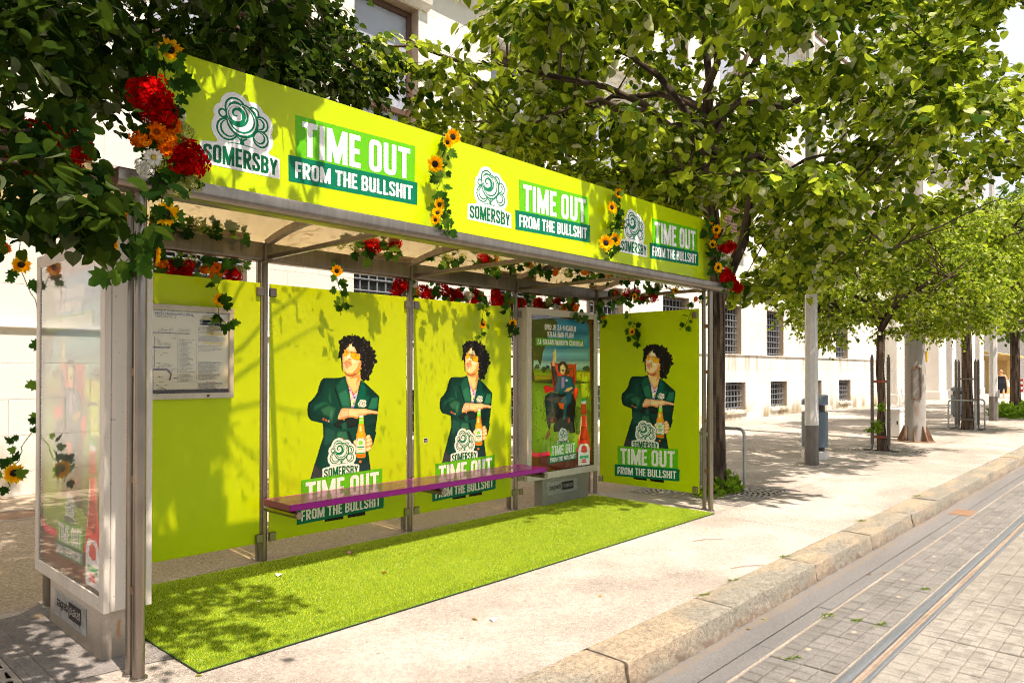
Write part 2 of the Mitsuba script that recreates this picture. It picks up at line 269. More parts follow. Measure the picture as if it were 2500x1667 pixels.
class Plane:                                                        # a printed surface: u, v in metres on a plane
    def __init__(s, o, U, N): s.o, s.U, s.N = np.array(o, float), np.array(U, float), np.array(N, float)
    def mesh(s, g, lift):
        v, f = flat(g); w = s.o + v[:, :1] * s.U + v[:, 1:2] * np.array([0, 0, 1.0]) + s.N * lift
        if len(f):
            a, b, c = w[f[0]]
            if np.cross(b - a, c - a) @ s.N < 0: f = f[:, ::-1]
        return tm(w, f)
    def paint(s, layers, lift):                                     # [(colour, area)] painted one over the other, as one flat print
        out, cols, above = [], [], None
        for c, g in reversed(layers):
            g = g if g.is_valid else g.buffer(0); vis = g if above is None else g.difference(above); above = g if above is None else above.union(g)
            if vis.is_empty: continue
            m = s.mesh(vis, lift)
            if len(m.faces): out.append(m); cols.append(np.tile(lin(c), (len(m.vertices), 1)))
        return P(cat(out), 'ink', color=np.vstack(cols))
# ---------------------------------------------------------------- lettering: a bold condensed alphabet of strokes, height 1
def glyphs():
    t = 0.165; h = t / 2; W = 0.46; L, R, B, TT, M = h, W - h, h, 1 - h, 0.5
    G = {}
    def g(ch, w, *strokes, th=t):
        gs = [LineString(s).buffer(th / 2, cap_style=2, join_style=1) for s in strokes]
        G[ch] = (w, unary_union(gs))
    O = [(L, .2), (L, .8), (.11, .89), (.17, TT), (.29, TT), (.35, .89), (R, .8), (R, .2), (.35, .11), (.29, B), (.17, B), (.11, .11), (L, .2), (L, .4)]
    g('T', W, [(0, TT), (W, TT)], [(W / 2, 0), (W / 2, 1)]); g('I', t, [(h, 0), (h, 1)])
    g('E', .38, [(L, 0), (L, 1)], [(0, TT), (.37, TT)], [(0, .5), (.34, .5)], [(0, B), (.38, B)])
    g('F', .37, [(L, 0), (L, 1)], [(0, TT), (.37, TT)], [(0, .47), (.34, .47)]); g('L', .37, [(L, 0), (L, 1)], [(0, B), (.37, B)])
    g('H', W, [(L, 0), (L, 1)], [(R, 0), (R, 1)], [(L, .5), (R, .5)]); g('O', W, O)
    g('U', W, [(L, 1), (L, .2), (.11, .11), (.17, B), (.29, B), (.35, .11), (R, .2), (R, 1)])
    G['M'] = (.66, unary_union([sbox(0, 0, .155, 1), sbox(.505, 0, .66, 1), Polygon([(0, 1), (.17, 1), (.33, .45), (.49, 1), (.66, 1), (.40, 0), (.26, 0)])]))
    G['N'] = (.50, unary_union([sbox(0, 0, .15, 1), sbox(.35, 0, .50, 1), Polygon([(0, 1), (.16, 1), (.5, 0), (.34, 0)])]))
    bow = [(L, TT), (.28, TT), (.35, .88), (R, .79), (R, .66), (.35, .56), (.28, .5), (L, .5)]
    g('R', W, [(L, 0), (L, 1)], bow, [(.20, .5), (.395, 0)]); g('P', W, [(L, 0), (L, 1)], bow)
    g('B', W, [(L, 0), (L, 1)], [(L, TT), (.27, TT), (.34, .88), (.365, .8), (.365, .66), (.32, .56), (.26, .52), (L, .52)], [(L, .52), (.27, .52), (.35, .43), (R, .34), (R, .21), (.35, .12), (.28, B), (L, B)])
    g('S', W, [(R, .70), (R, .81), (.35, .89), (.29, TT), (.17, TT), (.11, .89), (L, .81), (L, .70), (.12, .61), (.33, .42), (R, .32), (R, .19), (.35, .11), (.29, B), (.17, B), (.11, .11), (L, .19), (L, .30)])
    c = [(R, .70), (R, .8), (.35, .89), (.29, TT), (.17, TT), (.11, .89), (L, .8), (L, .2), (.11, .11), (.17, B), (.29, B), (.35, .11), (R, .2), (R, .30)]
    g('C', W, c); g('Č', W, c); G['Č'] = (W, G['C'][1].union(LineString([(.10, 1.2), (.23, 1.08), (.36, 1.2)]).buffer(.045, cap_style=2, join_style=2)))
    g('Y', .47, [(.07, 1.0), (.235, .42), (.40, 1.0)], [(.235, .46), (.235, 0)]); g('K', .47, [(L, 0), (L, 1)], [(.41, 1.0), (.14, .46)], [(.20, .52), (.41, 0)])
    g('A', .50, [(.075, 0), (.25, 1.0), (.425, 0)], [(.12, .25), (.38, .25)]); g('V', .48, [(.07, 1), (.24, 0), (.41, 1)])
    g('J', .40, [(.318, 1), (.318, .19), (.28, .11), (.22, B), (.14, B), (.10, .11), (L, .2), (L, .28)]); g('Z', .42, [(.02, TT), (.34, TT), (L, B), (.42, B)])
    g('@', .72, [(.52, .30), (.52, .66), (.28, .66), (.28, .34), (.52, .34), (.63, .40), (.63, .72), (.50, .86), (.24, .86), (.10, .70), (.10, .28), (.24, .12), (.56, .12)], th=.10)
    return {k: (w, q.intersection(sbox(-.05, -.02, w + .05, 1.3)) if k in 'AVYKR' else q) for k, (w, q) in G.items()}
GL = glyphs()
def words(s, x, z, height, width=None, slope=0.0, arch=0.0):
    parts, cx = [], 0.0
    for ch in s:
        if ch == ' ': cx += .22; continue
        w, q = GL[ch]; parts.append(affinity.translate(q, cx, 0)); cx += w + .065
    g = unary_union(parts).intersection(sbox(-1, 0, cx, 1.3)); cx -= .065
    k = (width / cx) if width else height
    g = affinity.scale(g, k, height, origin=(0, 0))
    if arch:
        half = width / 2
        g = MultiPolygon([Polygon([(a, b * (1 - arch * ((a - half) / half) ** 2)) for a, b in q.exterior.coords], [[(a, b * (1 - arch * ((a - half) / half) ** 2)) for a, b in r.coords] for r in q.interiors]) for q in polys(g)])
    return affinity.affine_transform(g, [1, 0, slope, 1, x, z])
def plain(s, x, z, height, bold=False, xs=0.8):                     # ordinary lettering, from the text helper
    m = meshkit.text_mesh(s, height, 0.001, bold); top = np.isclose(m.vertices[:, 2], m.vertices[:, 2].max())
    f = m.faces[top[m.faces].all(1)]
    g = unary_union([Polygon(m.vertices[t, :2]).buffer(1e-5) for t in f if Polygon(m.vertices[t, :2]).area > 1e-12])
    return affinity.translate(affinity.scale(g, xs, 1, origin=(0, 0)), x, z)
def disc(x, z, r, k=1.0): return affinity.scale(Point(x, z).buffer(r, 12), k, 1)
def ring(x, z, r, w, k=1.0): return disc(x, z, r, k).difference(disc(x, z, r - w, k))
GREEN, BAND, DARK, WHITE = '00784f', '64be14', '007350', 'f4f3f1'
CIRC = [(-.036, .335, .062), (.068, .335, .036), (-.108, .293, .026), (.112, .283, .047), (-.082, .212, .062), (.112, .200, .049)]
def emblem(cx, z, s):                                               # the tree badge: banner width 0.455 at s = 1, base at z
    put = lambda g: affinity.affine_transform(g, [s, 0, 0, s, cx, z])
    big = (0.004, .277, .095)
    banner = Polygon([(-.232, 0), (.230, 0), (.230, .105), (.222, .117), (.15, .128), (.06, .136), (0, .137), (-.06, .136), (-.15, .128), (-.224, .117), (-.232, .105)])
    cloud = unary_union([disc(x, y, r + .026) for x, y, r in CIRC + [big]] + [banner, sbox(-.06, .1, .06, .2)]).buffer(.012).buffer(-.012)
    lay = [(WHITE, put(cloud))]
    for x, y, r in CIRC:
        lay += [(GREEN, put(disc(x, y, r))), (WHITE, put(disc(x, y, r - .0105)))]
        a = math.atan2(y - .277, x); dx, dy = math.cos(a) * .008, math.sin(a) * .008
        if r > .03: lay += [(GREEN, put(disc(x - dx, y - dy, r - .015).difference(disc(x - 1.7 * dx, y - 1.7 * dy, r - .021))))]
    x, y, r = big
    lay += [(GREEN, put(disc(x, y, r))), (WHITE, put(disc(x - .003, y + .003, r - .012))), (GREEN, put(disc(x - .004, y + .006, r - .018))), (WHITE, put(disc(x - .006, y + .009, r - .026)))]
    lay += [(GREEN, put(disc(x - .028, y + .024, .064))), (WHITE, put(disc(x - .032, y + .028, .056))), (GREEN, put(disc(x - .031, y + .022, .051))), (WHITE, put(disc(x - .036, y + .030, .040)))]
    sp = [((x - .034) + (.006 + .0068 * q) * math.cos(q * 1.0 + 1.2), (y + .028) + (.006 + .0068 * q) * math.sin(-q * 1.0 - 1.2)) for q in np.linspace(0, 5.4, 30)]
    lay.append((GREEN, put(unary_union([LineString(sp[i:i + 2]).buffer(.0035 + .007 * i / 30) for i in range(29)]))))
    trunk = unary_union([Polygon([(-.012, .147), (-.008, .165), (-.034, .184), (-.028, .187), (-.006, .175), (-.002, .185), (.004, .175), (.03, .186), (.034, .182), (.012, .165), (.016, .147)]),
                         Polygon([(-.108, .137), (-.05, .146), (0, .149), (.05, .146), (.108, .137), (.05, .141), (0, .143), (-.05, .141)])])
    lay.append((GREEN, put(trunk)))
    return lay, words('SOMERSBY', cx - .213 * s, z + .016 * s, .103 * s, .426 * s, 0.0, 0.16)
def decode(txt, cx=0.0):
    out = []
    for ln in txt.strip().splitlines():
        c, *pt = ln.split(); q = Polygon([(int(a) / 1000 + cx, int(b) / 1000) for a, b in (p.split(',') for p in pt)])
        out.append((c, q if q.is_valid else q.buffer(0)))
    return out
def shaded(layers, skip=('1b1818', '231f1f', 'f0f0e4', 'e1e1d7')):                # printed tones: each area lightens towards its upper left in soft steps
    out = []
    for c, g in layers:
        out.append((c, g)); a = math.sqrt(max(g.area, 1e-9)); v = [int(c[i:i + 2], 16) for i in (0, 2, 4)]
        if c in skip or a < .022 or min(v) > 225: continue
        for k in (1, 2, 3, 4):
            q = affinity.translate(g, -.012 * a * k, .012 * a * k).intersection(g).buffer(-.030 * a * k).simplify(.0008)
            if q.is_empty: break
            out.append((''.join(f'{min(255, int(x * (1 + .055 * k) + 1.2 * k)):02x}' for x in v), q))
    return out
MAN = '''0b4237 -182,1449 -136,1451 -64,1450 -13,1453 32,1467 191,1432 245,1399 316,1343 380,1292 392,1276 380,1164 371,1099 361,1033 362,1052 349,972 358,954 328,857 303,831 273,799 286,707 303,608 178,600 1,592 -186,589 -289,587 -307,612 -278,700 -256,763 -234,820 -230,839 -200,916 -185,954 -187,1043 -192,1069 -265,1089 -303,1099 -327,1127 -334,1152 -337,1191 -332,1221 -324,1248 -300,1263 -266,1298 -241,1334 -231,1374 -214,1414 -200,1437
072e2b -337,1191 -327,1245 -266,1280 -231,1334 -214,1420 -186,1447 -164,1444 -199,1364 -213,1322 -276,1262 -310,1233 -317,1184 -299,1105 -327,1130
1a5a46 -276,1219 -213,1248 -157,1252 -114,1226 -171,1216 -234,1193 -282,1165
2d694e -213,1187 -135,1221 -63,1196 -74,1134 -106,1064 -135,1122 -185,1139
3a8060 -121,1168 -85,1188 -88,1144 -110,1083 -124,1127
1f5d49 -121,1369 -114,1332 -103,1235 -121,1233 -139,1277 -128,1338
145a48 -71,1372 -49,1318 -8,1201 88,1188 81,1290 58,1389 32,1455 -9,1446
2a7a60 -42,1318 47,1360 81,1271 85,1191 3,1200 -27,1267
0c2c28 -78,1378 -64,1362 -42,1305 -5,1201 -16,1201 -53,1293 -78,1344
005f4e 195,1429 172,1339 122,1219 119,1184 207,1180 253,1201 300,1281 253,1286 257,1357 214,1419
26785e 308,1271 380,1276 372,1177 332,1163 261,1175
0a2f2a 296,1278 308,1271 265,1172 253,1175
15201d -88,1057 -26,1088 123,1104 161,1076 161,1025 11,1008 -81,1035
123a33 238,1105 369,1089 357,1034 262,1006 230,1034
2f6f56 -39,995 48,986 72,890 0,895 -51,915 -59,963
1d5248 -170,1039 -63,1006 -55,912 -140,872 -185,882 -178,954
1c5a4a -12,1053 40,1073 55,1005 3,1002
2b3033 -307,612 -267,738 -222,694 -186,664 -186,589 -289,587
1c3a3c 178,676 261,710 286,707 303,608 178,600
081f1d 48,986 72,988 133,844 137,803 96,874
0a2623 299,860 354,954 328,857 303,831 261,807
f5b277 32,1467 47,1414 62,1379 88,1353 115,1302 134,1321 164,1339 191,1432 187,1480 84,1481 28,1474
dc8a45 35,1462 65,1446 122,1457 141,1468 183,1474 175,1429 137,1388 160,1452 84,1442
cbb0e0 64,1376 92,1350 117,1299 137,1320 166,1339 153,1288 119,1187 96,1184 84,1271
f0e08c 77,1322 99,1296 84,1267
f0e08c 88,1245 122,1270 130,1237 96,1197
f0e6a0 137,1314 164,1336 153,1301
6e46b4 111,1283 141,1288 122,1263
6e46b4 94,1194 119,1203 111,1182
d72828 70,1347 89,1345 90,1337 71,1337
d72828 94,1344 120,1302 112,1287
28783c 107,1225 130,1241 122,1215
28783c 141,1327 156,1333 153,1320
f8b987 3,1695 40,1699 51,1728 96,1761 123,1730 142,1686 176,1674 200,1622 204,1580 196,1545 188,1516 154,1477 135,1463 101,1455 63,1462 37,1474 18,1506 7,1544 5,1579 3,1626
e18c4b 204,1603 198,1545 184,1513 150,1474 101,1455 59,1462 37,1474 20,1506 52,1490 101,1490 150,1532 173,1580
a05a30 18,1506 41,1484 85,1474 131,1490 154,1484 101,1456 63,1462 33,1478
c87a4a 9,1569 37,1601 63,1598 89,1586 97,1551 66,1570 40,1577
eb8c78 22,1569 40,1574 85,1554 63,1543 33,1544
501c14 31,1569 48,1569 60,1559 40,1561
be6e3c 31,1543 63,1539 48,1530
be6e46 44,1612 85,1616 87,1597 63,1605
ffe1c8 66,1654 79,1646 74,1619 55,1614 48,1627
fccda5 93,1613 154,1599 146,1567 100,1570
fcd2a8 66,1722 100,1755 119,1724 134,1686 100,1685 66,1690
fa9605 21,1689 55,1684 74,1668 40,1635 10,1640
fc9b08 81,1672 130,1669 169,1654 194,1629 190,1608 161,1602 112,1613 89,1634
7a4008 20,1694 77,1678 130,1674 180,1653 130,1666 78,1673
96550a 130,1650 151,1640 134,1638
96550a 31,1677 55,1670 40,1665
1b1818 7,1692 -25,1682 -23,1714 -16,1764 14,1790 58,1809 104,1819 153,1811 168,1794 215,1796 254,1776 285,1744 313,1709 333,1677 347,1651 337,1611 355,1582 317,1555 309,1516 278,1490 270,1457 239,1435 212,1448 192,1445 186,1484 204,1532 207,1590 188,1635 182,1674 153,1667 138,1698 119,1730 100,1761 66,1744 44,1709 21,1693
1b1818 -34,1676 7,1695 3,1645 3,1607 -10,1579 -15,1626 -41,1613
231f1f -8,1588 3,1594 5,1516 0,1497 -8,1538
eb961e 178,1119 220,1117 227,1034 234,988 233,979 246,947 246,752 228,742 161,748 143,761 145,950 159,983 167,1038 172,1043
f5cd78 177,1027 202,1025 202,980 177,975
be640f 148,780 243,775 241,753 149,757
e6e1c8 178,1119 220,1117 219,1097 179,1099
78d214 179,1099 219,1097 224,1041 172,1043
e6f0d2 178,1083 221,1081 221,1073 177,1075
f0f0e4 148,919 244,914 241,788 145,792
1e965a 144,793 244,789 243,780 144,783
6ebe28 169,878 178,892 202,894 215,880 211,863 174,862
3c9646 153,911 165,914 163,897
3c9646 219,910 236,911 229,892
2d8c64 155,848 227,845 227,833 155,836
c8c85a 165,828 215,826 215,817 165,820
d2824a 240,926 286,944 311,904 320,858 303,831 299,804 265,793 244,801
f8b987 294,930 290,920 277,912 262,909 250,913 246,922 250,932 262,940 277,943 290,939
f8b987 310,900 304,888 289,879 270,876 255,879 249,888 255,900 270,909 289,912 304,909
f8b987 317,867 311,856 293,846 271,842 253,846 247,855 253,866 271,876 293,879 310,876
f8b987 304,823 298,811 284,802 265,799 250,803 245,813 250,825 265,834 283,837 298,833
f8b987 116,893 128,906 147,907 147,860 124,869
f0ab78 133,861 147,864 147,830 135,841
fab987 -12,1179 6,1189 96,1183 141,1178 230,1178 261,1169 324,1156 368,1148 383,1136 368,1120 317,1127 269,1126 238,1116 176,1120 161,1092 138,1092 115,1104 66,1108 10,1093 -32,1090 -45,1105 -38,1130 -23,1154
e18241 -32,1090 10,1094 66,1108 115,1105 138,1092 161,1093 157,1112 115,1113 66,1119 3,1106 -37,1102
d7a582 -5,1175 70,1173 70,1119 7,1107 -23,1120
c86e3c 238,1116 269,1126 317,1127 368,1120 372,1125 317,1135 261,1133 215,1122
c85f3c -173,1103 -177,1096 -185,1094 -193,1097 -196,1104 -193,1111 -185,1114 -177,1111
c85f3c -149,1092 -152,1085 -161,1083 -169,1086 -172,1093 -169,1100 -161,1103 -152,1100
aaa0a5 -122,1083 -126,1076 -134,1074 -142,1077 -145,1084 -142,1091 -134,1094 -126,1090
c88a5a 27,1088 24,1083 18,1081 11,1084 9,1089 11,1094 18,1096 24,1094
cd6437 15,919 10,909 -3,905 -15,910 -20,922 -15,932 -3,935 10,930
cd6437 205,711 200,702 188,699 177,704 172,714 177,723 188,726 200,721
f5f0e6 221,1240 217,1229 206,1222 192,1223 181,1230 177,1241 181,1252 192,1258 206,1258 217,1251
f5f0e6 251,1235 247,1225 237,1219 223,1219 213,1226 209,1237 213,1247 223,1253 237,1253 247,1246
f5f0e6 199,1219 195,1210 185,1204 174,1205 164,1211 160,1220 164,1230 174,1235 185,1235 195,1229
f5f0e6 251,1208 248,1199 239,1194 228,1195 220,1200 216,1209 220,1217 228,1222 239,1222 248,1216
f5f0e6 231,1215 226,1203 214,1196 199,1197 187,1205 183,1217 187,1228 199,1235 214,1235 226,1227
f5f0e6 166,1201 199,1198 234,1191 230,1186 199,1193 166,1195
0b4237 199,1237 197,1233 192,1232 188,1235 188,1240 192,1242 197,1241
0b4237 240,1229 238,1225 232,1224 228,1227 228,1232 232,1235 238,1234
0b4237 187,1218 184,1214 178,1213 174,1216 174,1221 178,1224 184,1223
0b4237 232,1208 230,1205 225,1204 221,1207 221,1211 225,1213 230,1212
0b4237 209,1238 218,1235 218,1222 203,1213 199,1219 211,1225'''
POSTER = '''0a506e -583,2095 349,2100 436,2086 490,2053 505,2012 510,1929 -583,1900
23647a -583,1900 510,1929 514,1762 -583,1738
4b787a -583,1738 514,1762 516,1613 -583,1608
6e8c7d -583,1608 516,1613 519,1494 -583,1511
5f6e0a -583,1519 519,1500 521,1351 -583,1365
8c8c0a 252,1494 519,1482 521,1380 252,1389
6e640f -518,1451 -221,1444 -221,1394 -509,1396
5a7314 -583,1367 521,1354 528,1261 537,1267 530,575 225,586 -264,591 -507,596 -543,623 -579,656
91a014 348,1464 484,1452 484,1250 515,1254 503,1182 352,1180 331,1297
3c5014 247,1086 525,1017 524,701 459,718 236,759 215,978
282d0a -518,1386 -203,1405 -203,1354 -518,1366
323c0a 214,1383 484,1366 484,1354 214,1349
b4143c -579,656 -543,623 -507,596 -264,594 225,589 530,582 530,542 225,548 -264,548 -489,549 -579,572
281f0c -575,1630 -526,1630 -532,1521 -509,1385 -575,1375
26280c -581,2095 -349,2100 -185,2095 -114,2048 -150,1973 -289,1883 -298,1800 -367,1715 -384,1632 -417,1549 -459,1620 -526,1614 -579,1576
1e2d14 -396,1516 -375,1544 -333,1544 -311,1516 -333,1483 -375,1483
1e2d14 -320,1533 -307,1561 -264,1558 -247,1522 -316,1516
283214 -517,1532 -484,1571 -434,1566 -426,1527 -509,1516
1c2614 357,1517 396,1553 474,1559 514,1529 514,1494 425,1500
1c1c10 333,1476 348,1473 343,1441 352,1411 328,1441
b45a1e 396,1473 420,1473 415,1441 410,1405 401,1441
a5280f -229,1589 -203,1595 -133,1584 214,1575 243,1590 238,1494 219,1320 195,1256 -186,1264 -212,1410
781c0c 102,1534 196,1546 205,1349 186,1326 112,1431
b4190f -358,1312 -333,1334 -273,1333 -177,1298 -168,1264 -196,1275 -320,1244 -349,1291
aa2d0a 185,1299 278,1298 273,1246 231,1125 195,1158 179,1223
14100c -98,1248 184,1229 236,1125 205,889 225,779 122,772 41,897 -225,912 -235,998 -215,1183
164146 -168,1264 -151,1365 -124,1438 -44,1443 47,1448 158,1419 223,1308 186,1256 174,1261 -39,1228 -98,1248
1e1c1e -221,1550 -159,1550 -115,1466 -106,1381 -168,1326 -212,1477
be8250 -212,1556 -185,1674 -150,1674 -159,1550
c88c5a -199,1696 -168,1724 -128,1714 -128,1674 -185,1668
96965a -163,1753 -141,1753 -125,1680 -133,1601 -168,1601 -168,1679
786482 -35,1431 20,1425 20,1306 -44,1295
d7965a -61,1562 -7,1579 40,1534 29,1483 -16,1451 -54,1471
46140f -34,1517 22,1505 -6,1485 -25,1494
14120e -97,1488 -106,1567 -43,1608 29,1605 84,1551 112,1465 29,1443 40,1534 -7,1575 -61,1551 -61,1483
dcdcd2 33,1388 47,1402 75,1399 79,1382 52,1374
be8250 10,1260 65,1299 158,1315 181,1297 93,1258
1a2426 -330,1223 -225,1263 -98,1242 -69,1147 -98,1136 -89,1004 -216,936 -244,839 -273,859 -302,916 -320,1064 -344,1162
1c4046 -69,1160 102,1263 174,1236 143,1134 71,1092 31,930 -19,938 1,1051 -59,1116
cd4b0a -103,1139 13,1123 3,1054 -69,1072
82140c -211,985 -175,921 -216,923
82140c 87,952 122,944 112,894 76,896
5a3c2d -340,741 -268,852 -254,852 -243,783 -302,729
191c18 -177,810 -187,885 -118,931 -19,942 61,896 93,819 81,731 31,797
be1e14 336,1109 433,1105 451,967 475,783 503,702 507,380 277,389 283,685 314,779 331,973
eba08c 333,960 354,959 343,778 314,715 293,677 317,779
d75a46 416,969 443,968 465,783 437,798
7d140f 336,843 438,837 459,672 309,683
147d3c 336,1166 384,1172 438,1161 438,1139 336,1140
e1d7cd 336,1141 436,1141 429,1106 342,1107
8c1914 342,1096 429,1094 443,981 333,982
23782d 329,983 449,981 449,970 329,973
e1e1d7 282,582 325,636 470,632 508,570 507,380 277,385
961e1e 335,545 346,602 394,621 448,595 453,535 394,527
1e8250 311,495 478,493 478,460 311,464
b4282d 351,453 431,451 431,434 351,437
b4282d 342,431 442,428 442,409 342,413
960f2d 288,652 330,675 351,641 314,637
960f2d 416,656 481,664 491,611 459,633'''
def quad(*p): return Polygon(p)
def curls():                                                        # curly outline and glints of the printed hair
    r = random.Random(4); hair = [g for c, g in decode(MAN) if c == '1b1818'][0]; out, e = [], hair.exterior
    bumps = [affinity.translate(Point(*e.interpolate(t, True).coords[0]), r.gauss(0, .006), r.gauss(0, .006)).buffer(r.uniform(.006, .019), 4) for t in np.linspace(0, 1, 84)]
    out.append(('1b1818', unary_union(bumps).difference(sbox(.075, 1.5, .145, 1.72)))); x0, y0, x1, y1 = hair.bounds; n = 0
    while n < 70:
        p = Point(r.uniform(x0, x1), r.uniform(y0, y1))
        if hair.contains(p): out.append((r.choice(['4a4544', '6e6866', '38312f', '0c0a0a']), p.buffer(r.uniform(.003, .007), 3))); n += 1
    return out
def slogan(u, z, w):                                                # the two tilted bands with their lettering; z of the lower left corner
    s = w / .95; tilt = .024
    q = lambda a, b, c, d: quad((u + a * s, z + b * s + tilt * a * s), (u + c * s, z + b * s + tilt * c * s), (u + c * s + .004, z + d * s + tilt * c * s), (u + a * s - .004, z + d * s + tilt * a * s))
    return [(BAND, q(.045, .14, .935, .395)), (DARK, q(0, 0, .955, .152))], unary_union([words('TIME OUT', u + .085 * s, z + .165 * s, .205 * s, .81 * s, tilt), words('FROM THE BULLSHIT', u + .04 * s, z + .028 * s, .095 * s, .875 * s, tilt)])

# ---------------------------------------------------------------- the setting: pavement, kerb, gutter, track
GR = [(-1.10, .60), (7.0, .60), (13.62, .46), (20.6, .45)]          # the four tree pits
pits = unary_union([sbox(x - .74, y - .74, x + .74, y + .74) for x, y in GR])
obj('ground', P(sheet(sbox(-400, -400, 400, 400), -.42), 'asphalt'), kind='structure')
obj('road', P(sheet(sbox(-60, -24, 120, -4.6), -.136), 'asphalt'), kind='structure')
obj('pavement', P(sheet(sbox(-40, -1.368, 110, 7.2).difference(pits)), 'pavement'), kind='structure')
patch = Polygon([(-.285, .2), (.02, .17), (.24, .12), (.30, .6), (.26, 1.25), (.12, 1.62), (-.02, 1.66), (-.16, 1.51), (-.27, 1.50), (-.285, 1.38)])
obj('asphalt_patch', P(sheet(patch, .004), 'patch'), kind='structure')
k = obj('kerb', P(prism_x([(-1.372, -.40), (-1.60, -.40), (-1.60, -.06), (-1.372, -.012)], -40, 110), 'kerb_joint'), kind='structure')
def kerb_stone(x0, x1, i):
    r = np.random.default_rng(100 + i); n = max(3, int((x1 - x0) / (.045 if x0 < 9 else .15)))
    prof = np.array([(-1.374, -.02), (-1.374, .002), (-1.45, .004), (-1.53, .003), (-1.620, .001), (-1.634, -.003), (-1.641, -.012), (-1.645, -.050), (-1.650, -.085), (-1.656, -.115), (-1.664, -.16), (-1.60, -.20)])
    xs = np.linspace(x0 + .007, x1 - .007, n + 1); m = len(prof)
    v = np.zeros((n + 1, m, 3)); v[..., 0] = xs[:, None]; v[..., 1] = prof[:, 0]; v[..., 2] = prof[:, 1]
    q = meshkit.fbm(v * np.array([9, 9, 9]) + i * 3.1, 3) - .5; q2 = meshkit.noise(v * np.array([38, 38, 38]) + i) - .5
    face = np.array([0, 0, 0, .15, .4, .8, 1, 1, 1.1, 1.3, 1.6, 1])[None]
    v[..., 1] += (q * .020 + q2 * .014) * face; v[..., 2] += (q * .007 + q2 * .002) * np.array([0, .6, 1, 1, 1, 1, .8, .3, 0, 0, 0, 0])[None] + r.normal(0, .0022)
    v[..., 1] += r.normal(0, .004) * np.array([0, 0, 0, 0, .5] + [1] * 7)[None]
    end = np.minimum(1, np.minimum(xs - xs[0], xs[-1] - xs) / .035); v[..., 2] -= ((1 - end[:, None]) ** 2) * .007 * np.array([0, .5, 1, 1, 1, 1, .5, 0, 0, 0, 0, 0])[None]
    v[..., 1] += ((1 - end[:, None]) ** 2) * .008 * face.clip(0, 1)
    a, b = np.meshgrid(np.arange(n), np.arange(m - 1), indexing='ij')
    qd = np.stack([a * m + b, (a + 1) * m + b, (a + 1) * m + b + 1, a * m + b + 1], -1).reshape(-1, 4)
    f = [qd[:, [0, 1, 2]], qd[:, [0, 2, 3]]]; s = np.arange(1, m - 1)
    f += [np.stack([s * 0, s, s + 1], 1), np.stack([s * 0 + n * m, n * m + s + 1, n * m + s], 1)]
    return tm(v.reshape(-1, 3), np.vstack(f))
KJ = [-2.4, -1.1, .35, 1.80, 3.0, 4.414, 5.784, 7.127, 8.215, 9.136, 10.26, 11.347, 12.674] + [12.674 + 1.27 * i for i in range(1, 36)]
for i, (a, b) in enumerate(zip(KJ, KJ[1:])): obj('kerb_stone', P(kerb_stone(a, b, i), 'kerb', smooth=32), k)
obj('gutter', P(sheet(sbox(-40, -1.8625, 110, -1.60), -.1397), 'gutter'), kind='structure')
gp = obj('gutter_paving', P(sheet(sbox(-40, -2.386, 110, -1.857), -.150), 'mortar'), kind='structure')
xs = 2.849 - .965 * 5; i = 0
while xs < 40:
    w = np.random.default_rng(i).normal(0, .0007, 2); obj('border_slab', P(cbox(xs + .004, xs + .961, -1.964 + w[0], -1.8645, -.19, -.1400 + w[1], .003), 'gutter'), gp); xs += .965; i += 1
obj('joint_strip', P(cbox(-40, 110, -1.986, -1.9655, -.2, -.1415, .003), 'mortar'), gp)
def setts(name, parent, cols, x0, x1, y_of, seed, near):
    r = np.random.default_rng(seed); found = []
    for c in range(cols):
        y1, y0 = y_of(c)
        for j in range(int((x1 - x0) / .0977)):
            xa = x0 + j * .0977; gap = .0035 if (j % 10) else .016; big = .0045
            dz = r.normal(0, .0011) - .139; e = r.normal(0, .0011, 4)
            found.append((math.hypot(xa - CAM[0], y0 - CAM[1]) + (50 if xa < .9 else 0), (xa + gap + e[0], xa + .0977 - .0015 + e[1], y0 + big / 2 + e[2], y1 - big / 2 + e[3], -.175, dz, .005)))
    found.sort(key=lambda q: q[0])
    for d, b in found[:near]: obj('sett', P(cbox(*b), 'sett'), parent)
    if found[near:]: obj('far_sett', P(cat([cbox(*b) for d, b in found[near:]]), 'sett'), parent, kind='stuff')
setts('sett', gp, 4, 2.73 - .977 * 3, 2.73 + .977 * 17, lambda c: (-1.988 - c * .0945, -1.988 - (c + 1) * .0945), 5, 295)
plug = np.random.default_rng(8)
for i in range(18):
    xx = 2.98 - .977 * 2 + (i // 2) * .977 + (.0 if i % 2 else .48); yy = -2.118 if i % 2 else -2.222
    obj('joint_plug', P(cbox(xx - .018, xx + .018, yy - .014, yy + .014, -.16, -.1362, .002), 'stone_joint'), gp)
tp = obj('track_paving', P(sheet(sbox(-40, -4.6, 110, -2.52), -.150), 'mortar'), kind='structure')
setts('sett', tp, 20, 2.73 - .977 * 2, 2.73 + .977 * 12, lambda c: (-2.527 - c * .104, -2.527 - (c + 1) * .104), 6, 295)
rl = thing('tram_rail', 'long polished steel grooved rail running through the paving beside the kerb', 'rail')
obj('rail_head', P(prism_x([(-2.386, -.19), (-2.386, -.142), (-2.392, -.1375), (-2.432, -.1375), (-2.442, -.144), (-2.444, -.19)], -40, 110), 'rail', smooth=35), rl)
obj('groove', P(prism_x([(-2.4442, -.19), (-2.4442, -.158), (-2.452, -.164), (-2.468, -.164), (-2.476, -.152), (-2.4795, -.1405), (-2.495, -.1392), (-2.4955, -.19)], -40, 110), 'rail_rust', smooth=35), rl)
